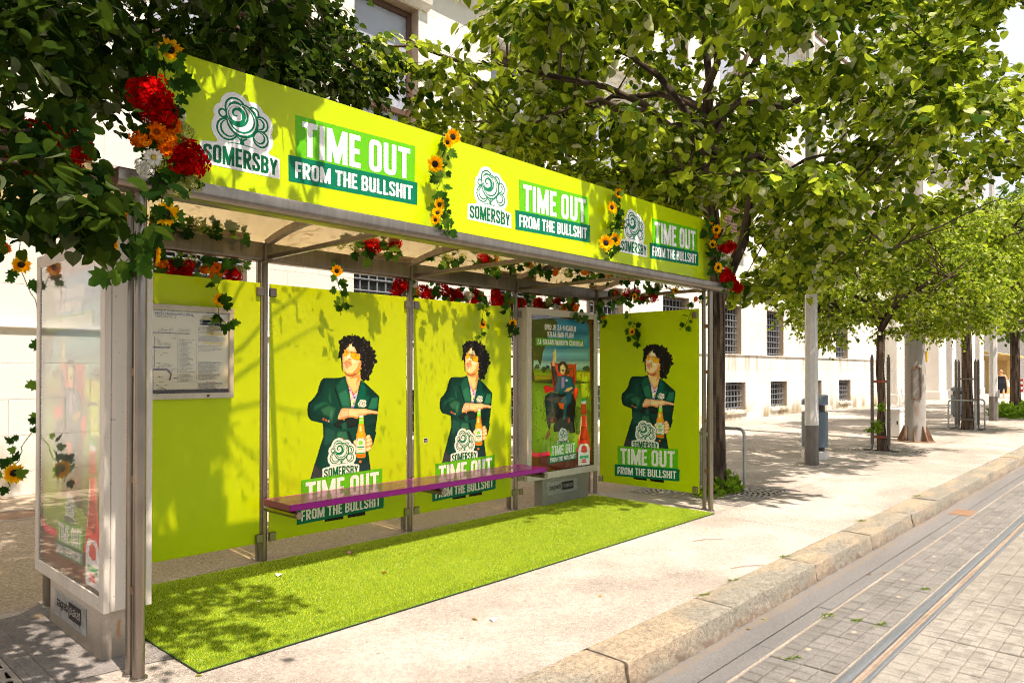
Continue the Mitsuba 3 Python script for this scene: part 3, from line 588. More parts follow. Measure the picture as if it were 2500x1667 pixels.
obj('guard_lip', P(prism_x([(-2.4957, -.19), (-2.4957, -.1395), (-2.500, -.1385), (-2.514, -.1385), (-2.519, -.143), (-2.519, -.19)], -40, 110), 'rail', smooth=35), rl)
# ---------------------------------------------------------------- the building behind
bd = thing('stone_building', 'long pale ashlar building with grilled windows behind the pavement', 'building')
YB, WP, NW = 6.6, 3.33, 15
wx = [-.86 + WP * i for i in range(-4, 10)]                         # left edges of the windows
holes = []
for x in wx:
    holes.append(('main', x, x + 1.41, 2.05, 3.60)); holes.append(('upper', x, x + 1.41, 5.35, 8.22)); holes.append(('top', x, x + 1.41, 9.9, 12.4))
    if x > 5: holes.append(('base', x + .24, x + 1.65, .29, 1.17))
ROWS = [0, .29, .73, 1.17, 1.61, 2.05, 2.57, 3.09, 3.60, 4.18, 4.75, 5.35, 5.92, 6.50, 7.07, 7.65, 8.22, 8.80, 9.35, 9.9, 10.5, 11.1, 11.75, 12.4, 13.0, 13.6]
near, far_b, mort = [], [], []
rb = random.Random(3)
for i, (z0, z1) in enumerate(zip(ROWS, ROWS[1:])):
    cuts = sorted((a, b) for _, a, b, c, d in holes if c < z1 - .01 and d > z0 + .01)
    x = -16.0; spans = []
    for a, b in cuts + [(35.6, 35.6)]:
        if a > x: spans.append((x, a))
        x = max(x, b)
    for a, b in spans:
        n = max(1, round((b - a) / 1.25)); off = 0
        e = np.linspace(a, b, n + 1); e[1:-1] += (.28 if i % 2 else -.28) * (n > 1)
        for u, v in zip(e, e[1:]):
            y = YB - (.03 if z1 <= 2.06 else 0) + rb.uniform(-.002, .002); bx = (u + .002, v - .002, y, 7.0, z0 + .002, z1 - .002, .003)
            vis = (4.5 < u < 31 and z1 < 4.8) or (z1 < 3.7 and -1 < v < 6) or (4 < u < 14 and z1 < 9)
            (near if vis else far_b).append(bx)
        mort.append(cbox(a - .0005, b + .0005, YB + .006, 6.98, z0 - .0005, z1 + .0005, .0002))
near.sort(key=lambda b: math.hypot(b[0] - CAM[0], b[2] - CAM[1], b[4] - 1.5))
far_b += near[298:]
for b in near[:298]: obj('stone_block', P(cbox(*b), 'stone'), bd)
obj('masonry', P(cat([cbox(*b) for b in far_b]), 'stone'), bd, kind='stuff')
obj('mortar_bed', P(cat(mort), 'stone_joint'), bd)
obj('inner_wall', P(cbox(-16, 56, 7.0, 7.4, 0, 13.6), 'dark_room'), bd)
obj('ledge', P(cbox(-16, 35.6, 6.52, 6.62, 2.035, 2.06, .006), 'stone'), bd)
obj('cornice', P(prism_x([(6.62, 8.72), (6.5, 8.75), (6.44, 8.86), (6.30, 8.90), (6.30, 9.0), (6.62, 9.05)], -16, 35.6), 'stone'), bd)
obj('cornice', P(prism_x([(6.62, 13.2), (6.4, 13.3), (6.2, 13.5), (6.0, 13.55), (6.0, 13.75), (7.4, 13.8), (7.4, 13.2)], -16, 56), 'stone'), bd)
obj('roof', P(prism_x([(5.95, 13.76), (5.95, 13.85), (12, 16.5), (12, 13.76)], -16, 56), 'rusty'), bd)
def grille(win, x0, x1, z0, z1, nx, nz, y, r, split):
    bars = [tube([(x, y, z0), (x, y, z1)], r, 6) for x in np.linspace(x0 + .06, x1 - .06, nx)]
    bars += [tube([(x0, y - r * 1.1, z), (x1, y - r * 1.1, z)], r, 6) for z in np.linspace(z0 + .08, z1 - .07, nz)]
    if split:
        for b in bars: obj('bar', P(b, 'grille', smooth=40), win)
    else: obj('grille', P(cat(bars), 'grille', smooth=40), win)
for kind, a, b, c, d in holes:
    vis = {'main': 4 < a < 27, 'base': 15 < a < 31, 'upper': 4 < a < 22, 'top': False}[kind]
    w = obj('window', P(cbox(a - .02, b + .02, 6.90, 6.94, c - .02, d + .02), 'dark_room'), bd)
    if kind == 'main': grille(w, a, b, c, d, 8, 8, 6.78, .018, vis)
    if kind == 'base':
        grille(w, a, b, c, d, 7, 5, 6.74, .018, vis); obj('sill', P(prism_x([(6.50, c - .10), (6.50, c - .02), (6.9, c + .03), (6.9, c - .10)], a - .06, b + .06), 'stone'), w)
    if kind == 'upper':
        fr = [cbox(a, a + .09, 6.80, 6.90, c, d), cbox(b - .09, b, 6.80, 6.90, c, d), cbox(a + .09, b - .09, 6.805, 6.90, d - .10, d), cbox(a + .09, b - .09, 6.79, 6.90, c + .9, c + 1.0), cbox(a + .09, b - .09, 6.805, 6.90, c, c + .08)]
        if 15 < a < 31:
            obj('shutter', P(cat([cbox(a - .1 + q * .76, a - .1 + q * .76 + .72, 6.66 + .008 * (m % 2), 6.70, c + .05 + m * .105, c + .15 + m * .105, .012) for q in (0, 1) for m in range(27)]), 'brown_frame'), w)
        obj('window_frame', P(cat(fr), 'brown_frame'), w)
        obj('blind', P(cat([cbox(a + .09, b - .09, 6.87, 6.885, c + .08, c + .9), cbox(a + .09, b - .09, 6.86, 6.875, c + 1.0, d - .1)]), 'blind'), w)
        obj('sill', P(prism_x([(6.42, c - .12), (6.42, c - .03), (6.9, c), (6.9, c - .14), (6.6, c - .16)], a - .16, b + .16), 'stone'), w)
        obj('lintel', P(prism_x([(6.44, d + .10), (6.40, d + .26), (6.62, d + .32), (6.62, d + .02), (6.55, d + .02)], a - .2, b + .2), 'stone'), w)
    if kind == 'top': obj('blind', P(cbox(a + .05, b - .05, 6.82, 6.85, c + .05, d - .05), 'blind'), w)
# the portal wing with pilasters and tall doors, further along
pt = thing('portal_wing', 'far white wing with plain pilasters and tall grey doors beyond the grilled windows', 'building')
obj('wall', P(cat([cbox(35.62, 56, 6.63, 7.0, 3.4, 13.2), cbox(35.62, 44.5, 6.63, 7.0, 0, 3.4), cbox(46.2, 47.4, 6.63, 7.0, 0, 3.4), cbox(48.9, 53.2, 6.63, 7.0, 0, 3.4), cbox(54.4, 56, 6.63, 7.0, 0, 3.4)]), 'plaster'), pt)
for a, b, y in [(35.75, 37.1, 6.1), (38.6, 39.6, 6.25), (42.8, 44.4, 5.9), (46.3, 47.3, 6.0), (49.0, 50.2, 6.0), (52.0, 53.1, 6.1), (54.6, 55.8, 6.1)]:
    pl = obj('pilaster', P(cbox(a, b, y, 6.64, 0, 9.0, .02), 'plaster'), pt)
    obj('pilaster_base', P(cbox(a - .06, b + .06, y - .06, 6.64, 0, .45, .02), 'plaster'), pl)
for a, b in [(44.5, 46.2), (47.4, 48.9), (53.2, 54.4)]:
    dk = obj('door', P(cbox(a, b, 6.8, 6.86, 0, 3.4, .01), 'lamp_base'), pt)
    obj('door_panel', P(cat([cbox(a + .12, (a + b) / 2 - .04, 6.77, 6.80, .3, 3.1, .02), cbox((a + b) / 2 + .04, b - .12, 6.77, 6.80, .3, 3.1, .02)]), 'galvanised'), dk)
# the street end
fb = thing('end_building', 'far pale building with an awning closing the street end', 'building')
obj('wall', P(cbox(66, 72, -9, 10.5, 0, 9.5), 'plaster'), fb)
for i in range(6):
    for z in (.9, 4.2, 7.0):
        w = obj('window', P(cbox(65.93, 65.99, -8.2 + i * 2.3, -7.1 + i * 2.3, z, z + 1.6, .01), 'dark_room'), fb)
        obj('frame', P(cat([cbox(65.90, 65.96, -8.3 + i * 2.3, -8.2 + i * 2.3, z - .1, z + 1.7), cbox(65.90, 65.96, -7.1 + i * 2.3, -7.0 + i * 2.3, z - .1, z + 1.7), cbox(65.91, 65.95, -8.2 + i * 2.3, -7.1 + i * 2.3, z + .75, z + .82)]), 'white_paint'), w)
aw = thing('shop_awning', 'ochre shop awning on a pale kiosk behind the woman', 'awning')
obj('canopy', P(prism_x([(4.3, 2.55), (4.3, 2.45), (6.4, 2.75), (6.4, 2.95)], 57.5, 61.5), 'matte', color='c8a566'), aw)
obj('valance', P(cbox(57.45, 57.5, 4.3, 6.4, 2.3, 2.62), 'matte', color='a8854c'), aw)
obj('kiosk', P(cbox(58.6, 62, 5.2, 6.5, 0, 2.6), 'matte', color='b99a5e'), aw)
bn = thing('checkered_board', 'low red and white checkered board at the far right edge', 'board')
obj('panel', P(cbox(47.9, 47.94, 2.2, 3.5, .35, 1.15), 'white_paint'), bn)
for i in range(8):
    for j in range(5):
        if (i + j) % 2 == 0: obj('red_square', P(cbox(47.895, 47.9, 2.22 + i * .16, 2.36 + i * .16, .38 + j * .15, .52 + j * .15, .002), 'matte', color='b4323c'), bn)

# ---------------------------------------------------------------- the tram shelter
sh = thing('tram_shelter', 'stainless steel tram shelter with tinted glass roof standing on the pavement', 'shelter')
MX = [0.02, 1.49, 2.957, 4.42, 5.872]
def post(x, y, r, z1=2.38, sq=False):
    m = cbox(x - r, x + r, y - r, y + r, 0, z1, .004) if sq else tube([(x, y, 0), (x, y, z1)], r, 20)
    p = obj('post', P(m, 'steel', smooth=35), sh)
    obj('base_plate', P(lathe([(0, .009), (r + .012, .009), (r + .014, .006), (r + .014, .001)], 20) if not sq else cbox(-r - .02, r + .02, -r - .02, r + .02, 0.001, .008), 'steel', smooth=35), p, tr(x, y, 0))
for x, y, r in [(0, 0, .0275), (-.012, .082, .021), (5.835, 0, .0275), (5.87, .095, .022)]: post(x, y, r)
for x in MX: post(x, 1.573, .026, 2.37); post(x + .012, 1.682, .019, 2.50, True)
for x, y0, y1 in [(-.006, 0, .082), (5.853, 0, .095)]:
    for z in (.42, .97, 1.5, 2.0): obj('spacer', P(cbox(x - .012, x + .012, y0 + .02, y1 - .015, z - .02, z + .02, .003), 'rusty'), sh)
for x in MX:
    for z in np.arange(.35, 2.3, .22): obj('spacer', P(cbox(x - .004, x + .014, 1.585, 1.668, z - .012, z + .012, .003), 'rusty'), sh)
obj('front_beam', P(prism_x([(-.085, 2.46), (-.078, 2.472), (.045, 2.472), (.045, 2.38), (-.045, 2.378), (-.066, 2.386), (-.080, 2.402), (-.085, 2.42)], -.13, 6.06), 'steel', smooth=40), sh)
obj('back_beam', P(prism_x([(1.525, 2.40), (1.525, 2.515), (1.62, 2.525), (1.62, 2.37), (1.545, 2.37), (1.53, 2.38)], -.13, 6.06), 'steel', smooth=40), sh)
def arc(y): t = y / 1.57; return 2.475 + .055 * t + .17 * 4 * t * (1 - t) * .75
for x in MX:
    pts = [(x, y, arc(y) - .028) for y in np.linspace(.04, 1.53, 14)]
    obj('rafter', P(cat([tm(np.array([[x + sx * .022, q[1], q[2] + sz * .026] for q in pts for sx, sz in ((-1, -1), (1, -1), (1, 1), (-1, 1))]),
        [[i * 4 + a, i * 4 + (a + 1) % 4, i * 4 + 4 + (a + 1) % 4] for i in range(13) for a in range(4)] + [[i * 4 + a, i * 4 + 4 + (a + 1) % 4, i * 4 + 4 + a] for i in range(13) for a in range(4)])]), 'steel'), sh)
    obj('tie_bar', P(cbox(x - .012, x + .012, .045, 1.55, 2.382, 2.418, .003), 'steel'), sh)
    obj('beam_cap', P(cbox(x - .034, x + .034, 1.50, 1.545, 2.36, 2.50, .006), 'steel'), sh)
YS = np.linspace(.02, 1.60, 15)
def roof_sheet(x0, x1, dz):
    v = [(x, y, arc(y) + dz) for y in YS for x in (x0, x1)]; return tm(v, [f for i in range(14) for f in ([2 * i, 2 * i + 1, 2 * i + 3], [2 * i, 2 * i + 3, 2 * i + 2])])
RX = [-.30] + MX[1:4] + [6.16]
for a, b in zip(RX, RX[1:]):
    g = obj('roof_pane', P(roof_sheet(a + .004, b - .004, .004), 'roof_glass', smooth=True), sh)
    obj('dust_film', P(roof_sheet(a + .004, b - .004, .0085), 'dust', smooth=True), g)
for x in MX:                                                        # clamps that hold the boards
    for z in (.20, 2.13):
        for s in (-1, 1):
            if (x < .1 and s < 0) or (x > 5.8): continue
            obj('clamp', P(cbox(x + s * .055 - .030, x + s * .055 + .030, 1.528, 1.552, z - .035, z + .035, .005), 'steel'), sh)
for y, z in [(1.48, .20), (.20, .20), (.20, 2.13)]: obj('clamp', P(cbox(5.845, 5.885, y - .03, y + .03, z - .035, z + .035, .005), 'steel'), sh)

# ---------------------------------------------------------------- lime boards with the printed man
def board(name, label, pl, m, w, group=None):
    b = thing(name, label, 'advertising panel', group); obj('sheet', m, b); return b
b1 = board('lime_panel', 'plain lime back panel carrying the route map case, leftmost of the row', None, P(cbox(.06, 1.445, 1.554, 1.562, .16, 2.20, .002), 'lime'), 0, 'lime panels of the shelter')
JK = ('0b4237', '072e2b', '1a5a46', '2d694e', '3a8060', '1f5d49', '145a48', '2a7a60', '0c2c28', '005f4e', '26785e', '0a2f2a', '123a33', '2f6f56', '1d5248', '1c5a4a', '1c3a3c')
def printed(name, label, sheet_mesh, pl, cx):
    b = thing(name, label, 'advertising panel', 'lime panels of the shelter'); obj('sheet', P(sheet_mesh, 'lime'), b)
    lay = decode(MAN, cx) ; at = [i for i, (c, g) in enumerate(lay) if c == '1b1818'][-1]
    lay[at + 1:at + 1] = [(c, affinity.translate(g, cx, 0)) for c, g in curls()]
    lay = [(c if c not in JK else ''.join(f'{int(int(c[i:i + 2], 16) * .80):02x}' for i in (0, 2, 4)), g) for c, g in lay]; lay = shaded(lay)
    lay += [('141212', quad((cx - .167, .238), (cx + .013, .236), (cx + .013, .27), (cx - .167, .27))), ('141212', quad((cx + .059, .238), (cx + .241, .236), (cx + .241, .27), (cx + .059, .27)))]
    obj('printed_man', pl.paint(lay, .0012), b)
    el, wd = emblem(cx - .008, .597, .80); e = obj('tree_emblem', pl.paint(el, .0024), b); obj('lettering', P(pl.mesh(wd, .0036), 'ink', color='00643c'), e)
    bands, tx = slogan(cx - .43, .252, .865); s = obj('slogan_band', pl.paint(bands, .0036), b); obj('lettering', P(pl.mesh(tx, .0048), 'ink', color=WHITE), s)
    return b
printed('lime_panel', 'lime back panel with printed man, left of the two behind the bench', cbox(1.525, 2.905, 1.554, 1.562, .16, 2.20, .002), Plane((0, 1.554, 0), (1, 0, 0), (0, -1, 0)), 2.20)
b3 = printed('lime_panel', 'lime back panel with printed man and a small dark sticker left of his elbow', cbox(2.995, 4.335, 1.554, 1.562, .16, 2.20, .002), Plane((0, 1.554, 0), (1, 0, 0), (0, -1, 0)), 3.65)
printed('lime_panel', 'lime end panel with a printed man at the far right end of the shelter', cbox(5.868, 5.876, .155, 1.50, .16, 2.20, .002), Plane((5.868, 0, 0), (0, -1, 0), (-1, 0, 0)), -.84)
P3 = Plane((0, 1.554, 0), (1, 0, 0), (0, -1, 0))
obj('sticker', P3.paint([('e6e6e6', quad((3.112, .822), (3.163, .826), (3.160, .872), (3.110, .868))), ('1c2030', quad((3.116, .827), (3.159, .830), (3.156, .868), (3.114, .864))), ('b4b4be', quad((3.122, .838), (3.150, .842), (3.152, .852), (3.120, .848)))], .002), b3)

# ---------------------------------------------------------------- the sign along the roof edge
sg = thing('roof_sign', 'long lime sign board with three emblems and slogans along the roof edge', 'sign')
SX = [.09, 2.005, 3.955, 5.905]; SP = Plane((0, .038, 0), (1, 0, 0), (0, -1, 0))
for i, (a, b) in enumerate(zip(SX, SX[1:])):
    bo = obj('board', P(cbox(a + .0012, b - .0012, .038, .05, 2.472, 3.155, .0015), 'lime'), sg)
    el, wd = emblem([.536, 2.482, 4.41][i], 2.607, 1.0); e = obj('tree_emblem', SP.paint(el, .0015), bo); obj('lettering', P(SP.mesh(wd, .003), 'ink', color='00643c'), bo)
    bands, tx = slogan([.822, 2.762, 4.688][i], 2.607, .95); s = obj('slogan_band', SP.paint(bands, .0015), bo); obj('slogan_lettering', P(SP.mesh(tx, .003), 'ink', color=WHITE), bo)
for x in (.3, 1.9, 2.1, 3.85, 4.05, 5.7): obj('strut', P(tube([(x, .055, 3.05), (x, .42, arc(.42) + .02)], .01, 8), 'steel', smooth=40), sg)
obj('back_rail', P(cat([cbox(.1, 5.9, .052, .075, z - .015, z + .015) for z in (2.6, 3.05)]), 'steel'), sg)

# ---------------------------------------------------------------- poster cases, route map, bench, mat
def poster_case(label, pl, L, z0, z1, dep, head, plinth_mat, mirror, plinth_u):
    """a two sided case seen square on; u from 0 to L on the plane pl, dep into the plane"""
    c = thing('poster_case', label, 'poster case', 'poster cases of the shelter'); N = pl.N; V = np.array([0, 0, 1.0])
    def box(u0, u1, n0, n1, a, b, ch=.004):
        p = np.array([pl.o + pl.U * u + N * n for u in (u0, u1) for n in (n0, n1)]); lo, hi = p.min(0), p.max(0)
        return cbox(lo[0], hi[0], lo[1], hi[1], a, b, ch)
    fw = .075
    obj('back_board', P(box(.03, L - .03, -dep + .03, -.03, z0 + .03, z1 - .03), 'alu'), c)
    for n0, n1 in ((-.03, 0.0), (-dep, -dep + .03)):
        fr = obj('frame', P(cat([box(0, fw, n0, n1, z0, z1), box(L - fw, L, n0, n1, z0, z1), box(fw - .001, L - fw + .001, n0 + .001, n1 - .001, z0, z0 + fw), box(fw - .001, L - fw + .001, n0 + .001, n1 - .001, z1 - fw, z1)]), 'alu'), c)
    for u in (.012, L - .012): obj('side_trim', P(box(u - .008, u + .008, -dep + .033, -.033, z0 + .004, z1 - .004), 'alu'), c)
    obj('lock', P(cat([box(-.002, .004, -.06, -.048, z0 + .03, z0 + .045, .002)]), 'black'), c)
    obj('gasket', P(cat([box(fw - .003, fw + .008, -.024, -.008, z0 + fw, z1 - fw), box(L - fw - .008, L - fw + .003, -.024, -.008, z0 + fw, z1 - fw), box(fw, L - fw, -.024, -.008, z0 + fw - .003, z0 + fw + .008), box(fw, L - fw, -.024, -.008, z1 - fw - .008, z1 - fw + .003)]), 'black'), c)
    lay = [('6e1e14', sbox(fw - .01, z0 + fw - .01, L - fw + .01, z1 - fw + .01))]
    cx, s, dz = L / 2 + .005, (L - 2 * fw) / 1.155, (z0 + fw) - .37
    vivid = lambda q: ''.join(f'{min(255, int(int(q[a:a + 2], 16) * 1.3 + 4)):02x}' for a in (0, 2, 4))
    lay += [(vivid(q), affinity.translate(affinity.scale(g, s, 1, origin=(0, 0)), cx, dz)) for q, g in shaded(decode(POSTER))]
    r = random.Random(9); field = sbox(cx - .55, .80 + dz, cx + .52, 1.30 + dz); figure = unary_union([g for q, g in lay if q in [vivid(h) for h in ('14100c', '1a2426', '1c4046', 'be1e14', 'e1e1d7', 'aa2d0a', 'b4190f', '191c18', '5a3c2d', '164146', 'a5280f')]])
    for _ in range(260):
        p = Point(r.uniform(cx - .55, cx + .52), .72 + dz + .6 * r.random() ** 1.2)
        if not figure.contains(p): lay.append((r.choice(['8ca028', 'b4be50', '46640f', '3c5a14', 'd2d796', '6e8c1e']), affinity.scale(p.buffer(r.uniform(.004, .010), 2), 1, r.uniform(.6, 1.6))))
    ps = obj('poster', pl.paint(lay, -.022), c)
    el, wd = emblem(cx - .012, .651 + dz, .46); obj('tree_emblem', pl.paint(el, -.0205), ps); obj('lettering', P(pl.mesh(wd, -.019), 'ink', color='00643c'), ps)
    bands, tx = slogan(cx - .263, .455 + dz, .50); obj('slogan_band', pl.paint(bands, -.019), ps)
    g = unary_union([tx, words(head, cx - .337, 1.957 + dz, .064, .566), words('KOJA IMA PLAN', cx - .287, 1.880 + dz, .061, .468), words('ZA SVAKU MINUTU ČEKANJA', cx - .465, 1.791 + dz, .058, .835)])
    obj('headline_band', pl.paint([('50a00f', quad((cx - .488, 1.776 + dz), (cx + .387, 1.789 + dz), (cx + .387, 1.868 + dz), (cx - .488, 1.863 + dz)))], -.0195), ps)
    g2 = unary_union([words('SOMERSBY', cx + .268, .548 + dz, .024, .10), words('SOUR', cx + .29, .513 + dz, .013, .05), words('CHERRY', cx + .287, .491 + dz, .013, .056)])
    obj('headline', P(pl.mesh(g, -.0175), 'ink', color=WHITE), ps)
    obj('pane', P(pl.mesh(sbox(fw - .002, z0 + fw - .002, L - fw + .002, z1 - fw + .002), -.006), 'glass'), c)
    if mirror: obj('haze_film', P(pl.mesh(sbox(fw, z0 + fw, L - fw, z1 - fw), -.010), 'haze_film'), c)
    u0, u1 = plinth_u
    pb = obj('plinth', P(box(u0, u1, -dep + .03, -.012, 0.0, z0 + .02, .006), plinth_mat), c)
    pm = u0 + (u1 - u0) * (.44 if mirror else .41); w, h, zz = .60 * .93, .15, (.075 if mirror else .118)
    pp = Plane(pl.o - N * .012, pl.U, N)
    pt_ = obj('name_plate', P(box(pm - w / 2, pm + w / 2, -.0115, -.006, zz, zz + h, .002), 'galvanised'), pb)
    fit = lambda g, x0, wid: affinity.translate(affinity.scale(g, wid / (g.bounds[2] - g.bounds[0]), 1, origin=(g.bounds[0], 0)), x0 - g.bounds[0], 0)
    t1 = fit(plain('zagreb', 0, zz + .063, .050, True), pm - .235, .205); t2 = fit(plain('plakat', 0, zz + .063, .050, False), pm + .0, .185)
    blk = Polygon([(pm - .018, zz + .036), (pm + .180, zz + .036), (pm + .180, zz + .024), (pm + .202, zz + .050), (pm + .202, zz + .128), (pm - .018, zz + .128)])
    p2 = Plane(pl.o - N * .006, pl.U, N)
    obj('plate_print', p2.paint([('1e1a1a', t1), ('1e1a1a', blk), ('a09c98', t2)], .0012), pb)
    return c
poster_case('poster case with reflecting glass at the near left end of the shelter', Plane((-.07, 1.535, 0), (0, -1, 0), (-1, 0, 0)), 1.255, .262, 2.222, .235, 'OVO JE ZA EKIPU', 'plinth', True, (.285, 1.185))
poster_case('poster case with a meadow poster at the back right of the shelter', Plane((4.468, 1.44, 0), (1, 0, 0), (0, -1, 0)), 1.285, .31, 2.206, .17, 'OVO JE ZA @KARLU', 'plinth_dark', False, (.268, 1.103))

mc = thing('map_case', 'beige framed tram route map case on the leftmost lime panel', 'notice case')
X0, X1, Z0, Z1 = .30, 1.208, 1.306, 1.98
obj('frame', P(cat([cbox(X0, X1, 1.50, 1.553, Z1 - .042, Z1), cbox(X0, X1, 1.50, 1.553, Z0, Z0 + .042), cbox(X0, X0 + .036, 1.501, 1.552, Z0 + .041, Z1 - .041), cbox(X1 - .036, X1, 1.501, 1.552, Z0 + .041, Z1 - .041)]), 'alu'), mc)
mp_ = obj('map_sheet', P(cbox(X0 + .03, X1 - .03, 1.53, 1.552, Z0 + .068, Z1 - .03, .001), 'map_paper'), mc)
obj('dark_rail', P(cat([cbox(X0 + .03, X1 - .03, 1.522, 1.551, Z0 + .04, Z0 + .066, .002), cbox(X0 + .03, X1 - .03, 1.515, 1.53, Z1 - .045, Z1 - .039, .001)]), 'black'), mc)
obj('lock', P(cat([cbox(1.00, 1.02, 1.497, 1.501, Z0 + .012, Z0 + .028)]), 'black'), mc)
MPL = Plane((0, 1.53, 0), (1, 0, 0), (0, -1, 0)); r = random.Random(12); ink = []
mu = lambda q: .619 + (q - 20) * .000442; mv = lambda q: 1.945 - (q - 95) * .000497   # the sheet, laid out in its own small units
bar = lambda a, b, c, d: sbox(min(mu(a), mu(c)), min(mv(b), mv(d)), max(mu(a), mu(c)), max(mv(b), mv(d)))
ink += [('32486e', bar(790, 218, 1160, 255)), ('32486e', bar(790, 260, 1160, 298)), ('d2bE14'.lower(), bar(870, 415, 1190, 435)), ('d2be14', bar(850, 552, 1185, 572))]
ink += [('8c7878', bar(-300, 425, 620, 440)), ('8c7878', bar(-300, 630, 310, 650)), ('966e78', bar(-200, 938, 250, 968)), ('787890', bar(68, 490, 78, 930)), ('8c5050', bar(-30, 770, 45, 960)), ('787878', bar(42, 960, 54, 1260)),
        ('967882', Polygon([(mu(a), mv(b)) for a, b in [(245, 935), (275, 940), (345, 1020), (320, 1110), (295, 1110), (315, 1025), (260, 968)]]))]
for x0, z, n in [(120, 412, 9), (420, 405, 8), (115, 612, 8), (120, 922, 8), (-200, 412, 9), (-150, 612, 6)]:
    for q in range(n): ink.append(('5a544c', LineString([(mu(x0 + q * 26), mv(z)), (mu(x0 + q * 26 + 38), mv(z - r.uniform(30, 58)))]).buffer(.0011)))
for q in range(26): ink.append((r.choice(['96503c', '5a5a64', '4a4a78']), bar(-250 + q * 34, 450, -246 + q * 34, 470)))
for z in range(525, 1130, 18):
    if z in range(975, 1000): continue
    ink.append((r.choice(['6e6858', '505064', '7a7464']), bar(475, z, r.uniform(560, 690), z + 6))); ink.append(('5a5a78', bar(448, z, 462, z + 6)))
for z in list(range(318, 410, 18)) + list(range(455, 545, 13)) + list(range(600, 690, 20)) + list(range(835, 1100, 12)) + list(range(1150, 1340, 11)):
    ink.append((r.choice(['8a8478', '787284', '968e82']), bar(760, z, r.uniform(1000, 1195), z + 5)))
for _ in range(46): a, b = r.uniform(-300, 380), r.uniform(480, 1250); ink.append((r.choice(['6e6a60', '50648c', '8c5a50']), bar(a, b, a + r.uniform(30, 90), b + 7)))
fr = lambda a, b, c, d: bar(a, b, c, d).difference(bar(a + 4, b + 4, c - 4, d - 4))
ink += [('6e7890', fr(425, 515, 735, 985)), ('6e7890', fr(425, 988, 735, 1140)), ('a05050', bar(890, 1140, 1070, 1148)), ('7896a0', Polygon([(mu(a), mv(b)) for a, b in [(95, 1165), (325, 1270), (320, 1280), (95, 1175)]])), ('96504a', bar(385, 198, 402, 214)), ('96504a', bar(670, 168, 688, 184))]
ink += [('2d3264', plain('MREŽA TRAMVAJSKIH LINIJA', mu(75), mv(172), .0165, True, .80)), ('6e6a64', plain('TRAM ROUTES', mu(75), mv(213), .0155, False, .80))]
ink = [(''.join(f'{int(int(q[a:a + 2], 16) * (.6 if q[:2] < "a0" else 1)):02x}' for a in (0, 2, 4)), g) for q, g in ink]
obj('map_print', MPL.paint(ink, .0012), mp_)
obj('pane', P(tm([(X0 + .03, 1.512, Z0 + .04), (X1 - .03, 1.512, Z0 + .04), (X1 - .03, 1.512, Z1 - .04), (X0 + .03, 1.512, Z1 - .04)], [[0, 1, 2], [0, 2, 3]]), 'glass'), mc)

be = thing('bench', 'long glossy purple bench on round steel brackets in front of the printed panels', 'bench')
obj('seat', P(cbox(1.45, 4.392, 1.10, 1.50, .463, .512, .004), 'purple'), be)
for x in (1.50, 2.93, 4.33): obj('bracket', P(cat([tube([(x, 1.555, .432), (x, 1.06, .432)], .027, 16), lathe([(0, .004), (.026, .004), (.028, 0)], 16).apply_transform(tr(x, 1.06, .432) @ rot([1, 0, 0], 90))]), 'steel', smooth=40), be)

mt = thing('artificial_grass_mat', 'bright green artificial grass mat covering the shelter floor', 'mat')
MATP = Polygon([(.225, -.162), (2.5, -.150), (5.69, -.112), (5.73, 1.50), (2.85, 1.50), (1.2, 1.535), (.232, 1.53), (.215, .55)])
obj('backing', P(cat([extrude(MATP, .010)]).apply_transform(tr(0, 0, .0005)), 'turf_base'), mt)
obj('edge', P(extrude(MATP.buffer(.004).difference(MATP.buffer(-.002)), .007).apply_transform(tr(0, 0, .0006)), 'black'), mt)
rg = np.random.default_rng(21); n = 330000
pts = np.c_[rg.uniform(.2, 5.75, n), rg.uniform(-.17, 1.55, n)]
keep = rg.random(n) < np.clip(3.4 / np.hypot(pts[:, 0] - CAM[0], pts[:, 1] - CAM[1]), .42, 1); pts = pts[keep]
import shapely
pts = pts[shapely.contains_xy(MATP.buffer(-.004), pts[:, 0], pts[:, 1])]; n = len(pts)
th = rg.uniform(0, 2 * np.pi, n); le = rg.uniform(.012, .021, n); w = rg.uniform(.0016, .0028, n) * (.8 + np.hypot(pts[:, 0] + 1.3, pts[:, 1] + 3.75) * .09); lean = rg.normal(0, .55, (n, 2)) + np.array([.25, -.1])
base = np.c_[pts, np.full(n, .009)]; d = np.c_[np.cos(th), np.sin(th), np.zeros(n)] * w[:, None]; up = np.c_[lean * le[:, None] * .7, le * .9]
v = np.stack([base - d, base + d, base + up], 1).reshape(-1, 3)
big = meshkit.fbm(np.c_[pts * 3.0, np.zeros(n)], 3) - .5; t = np.clip(rg.random(n) * .8 + .25 * big + .1, 0, 1)[:, None]
col = np.array([.38, .50, .013]) * (1 - t) + np.array([.80, .88, .09]) * t; lt = rg.random(n) < .05; col[lt] = [.80, .82, .30]
obj('grass_pile', P(tm(v, np.arange(3 * n).reshape(-1, 3)), 'leaf', color=np.repeat(col, 3, 0)), mt, kind='stuff')
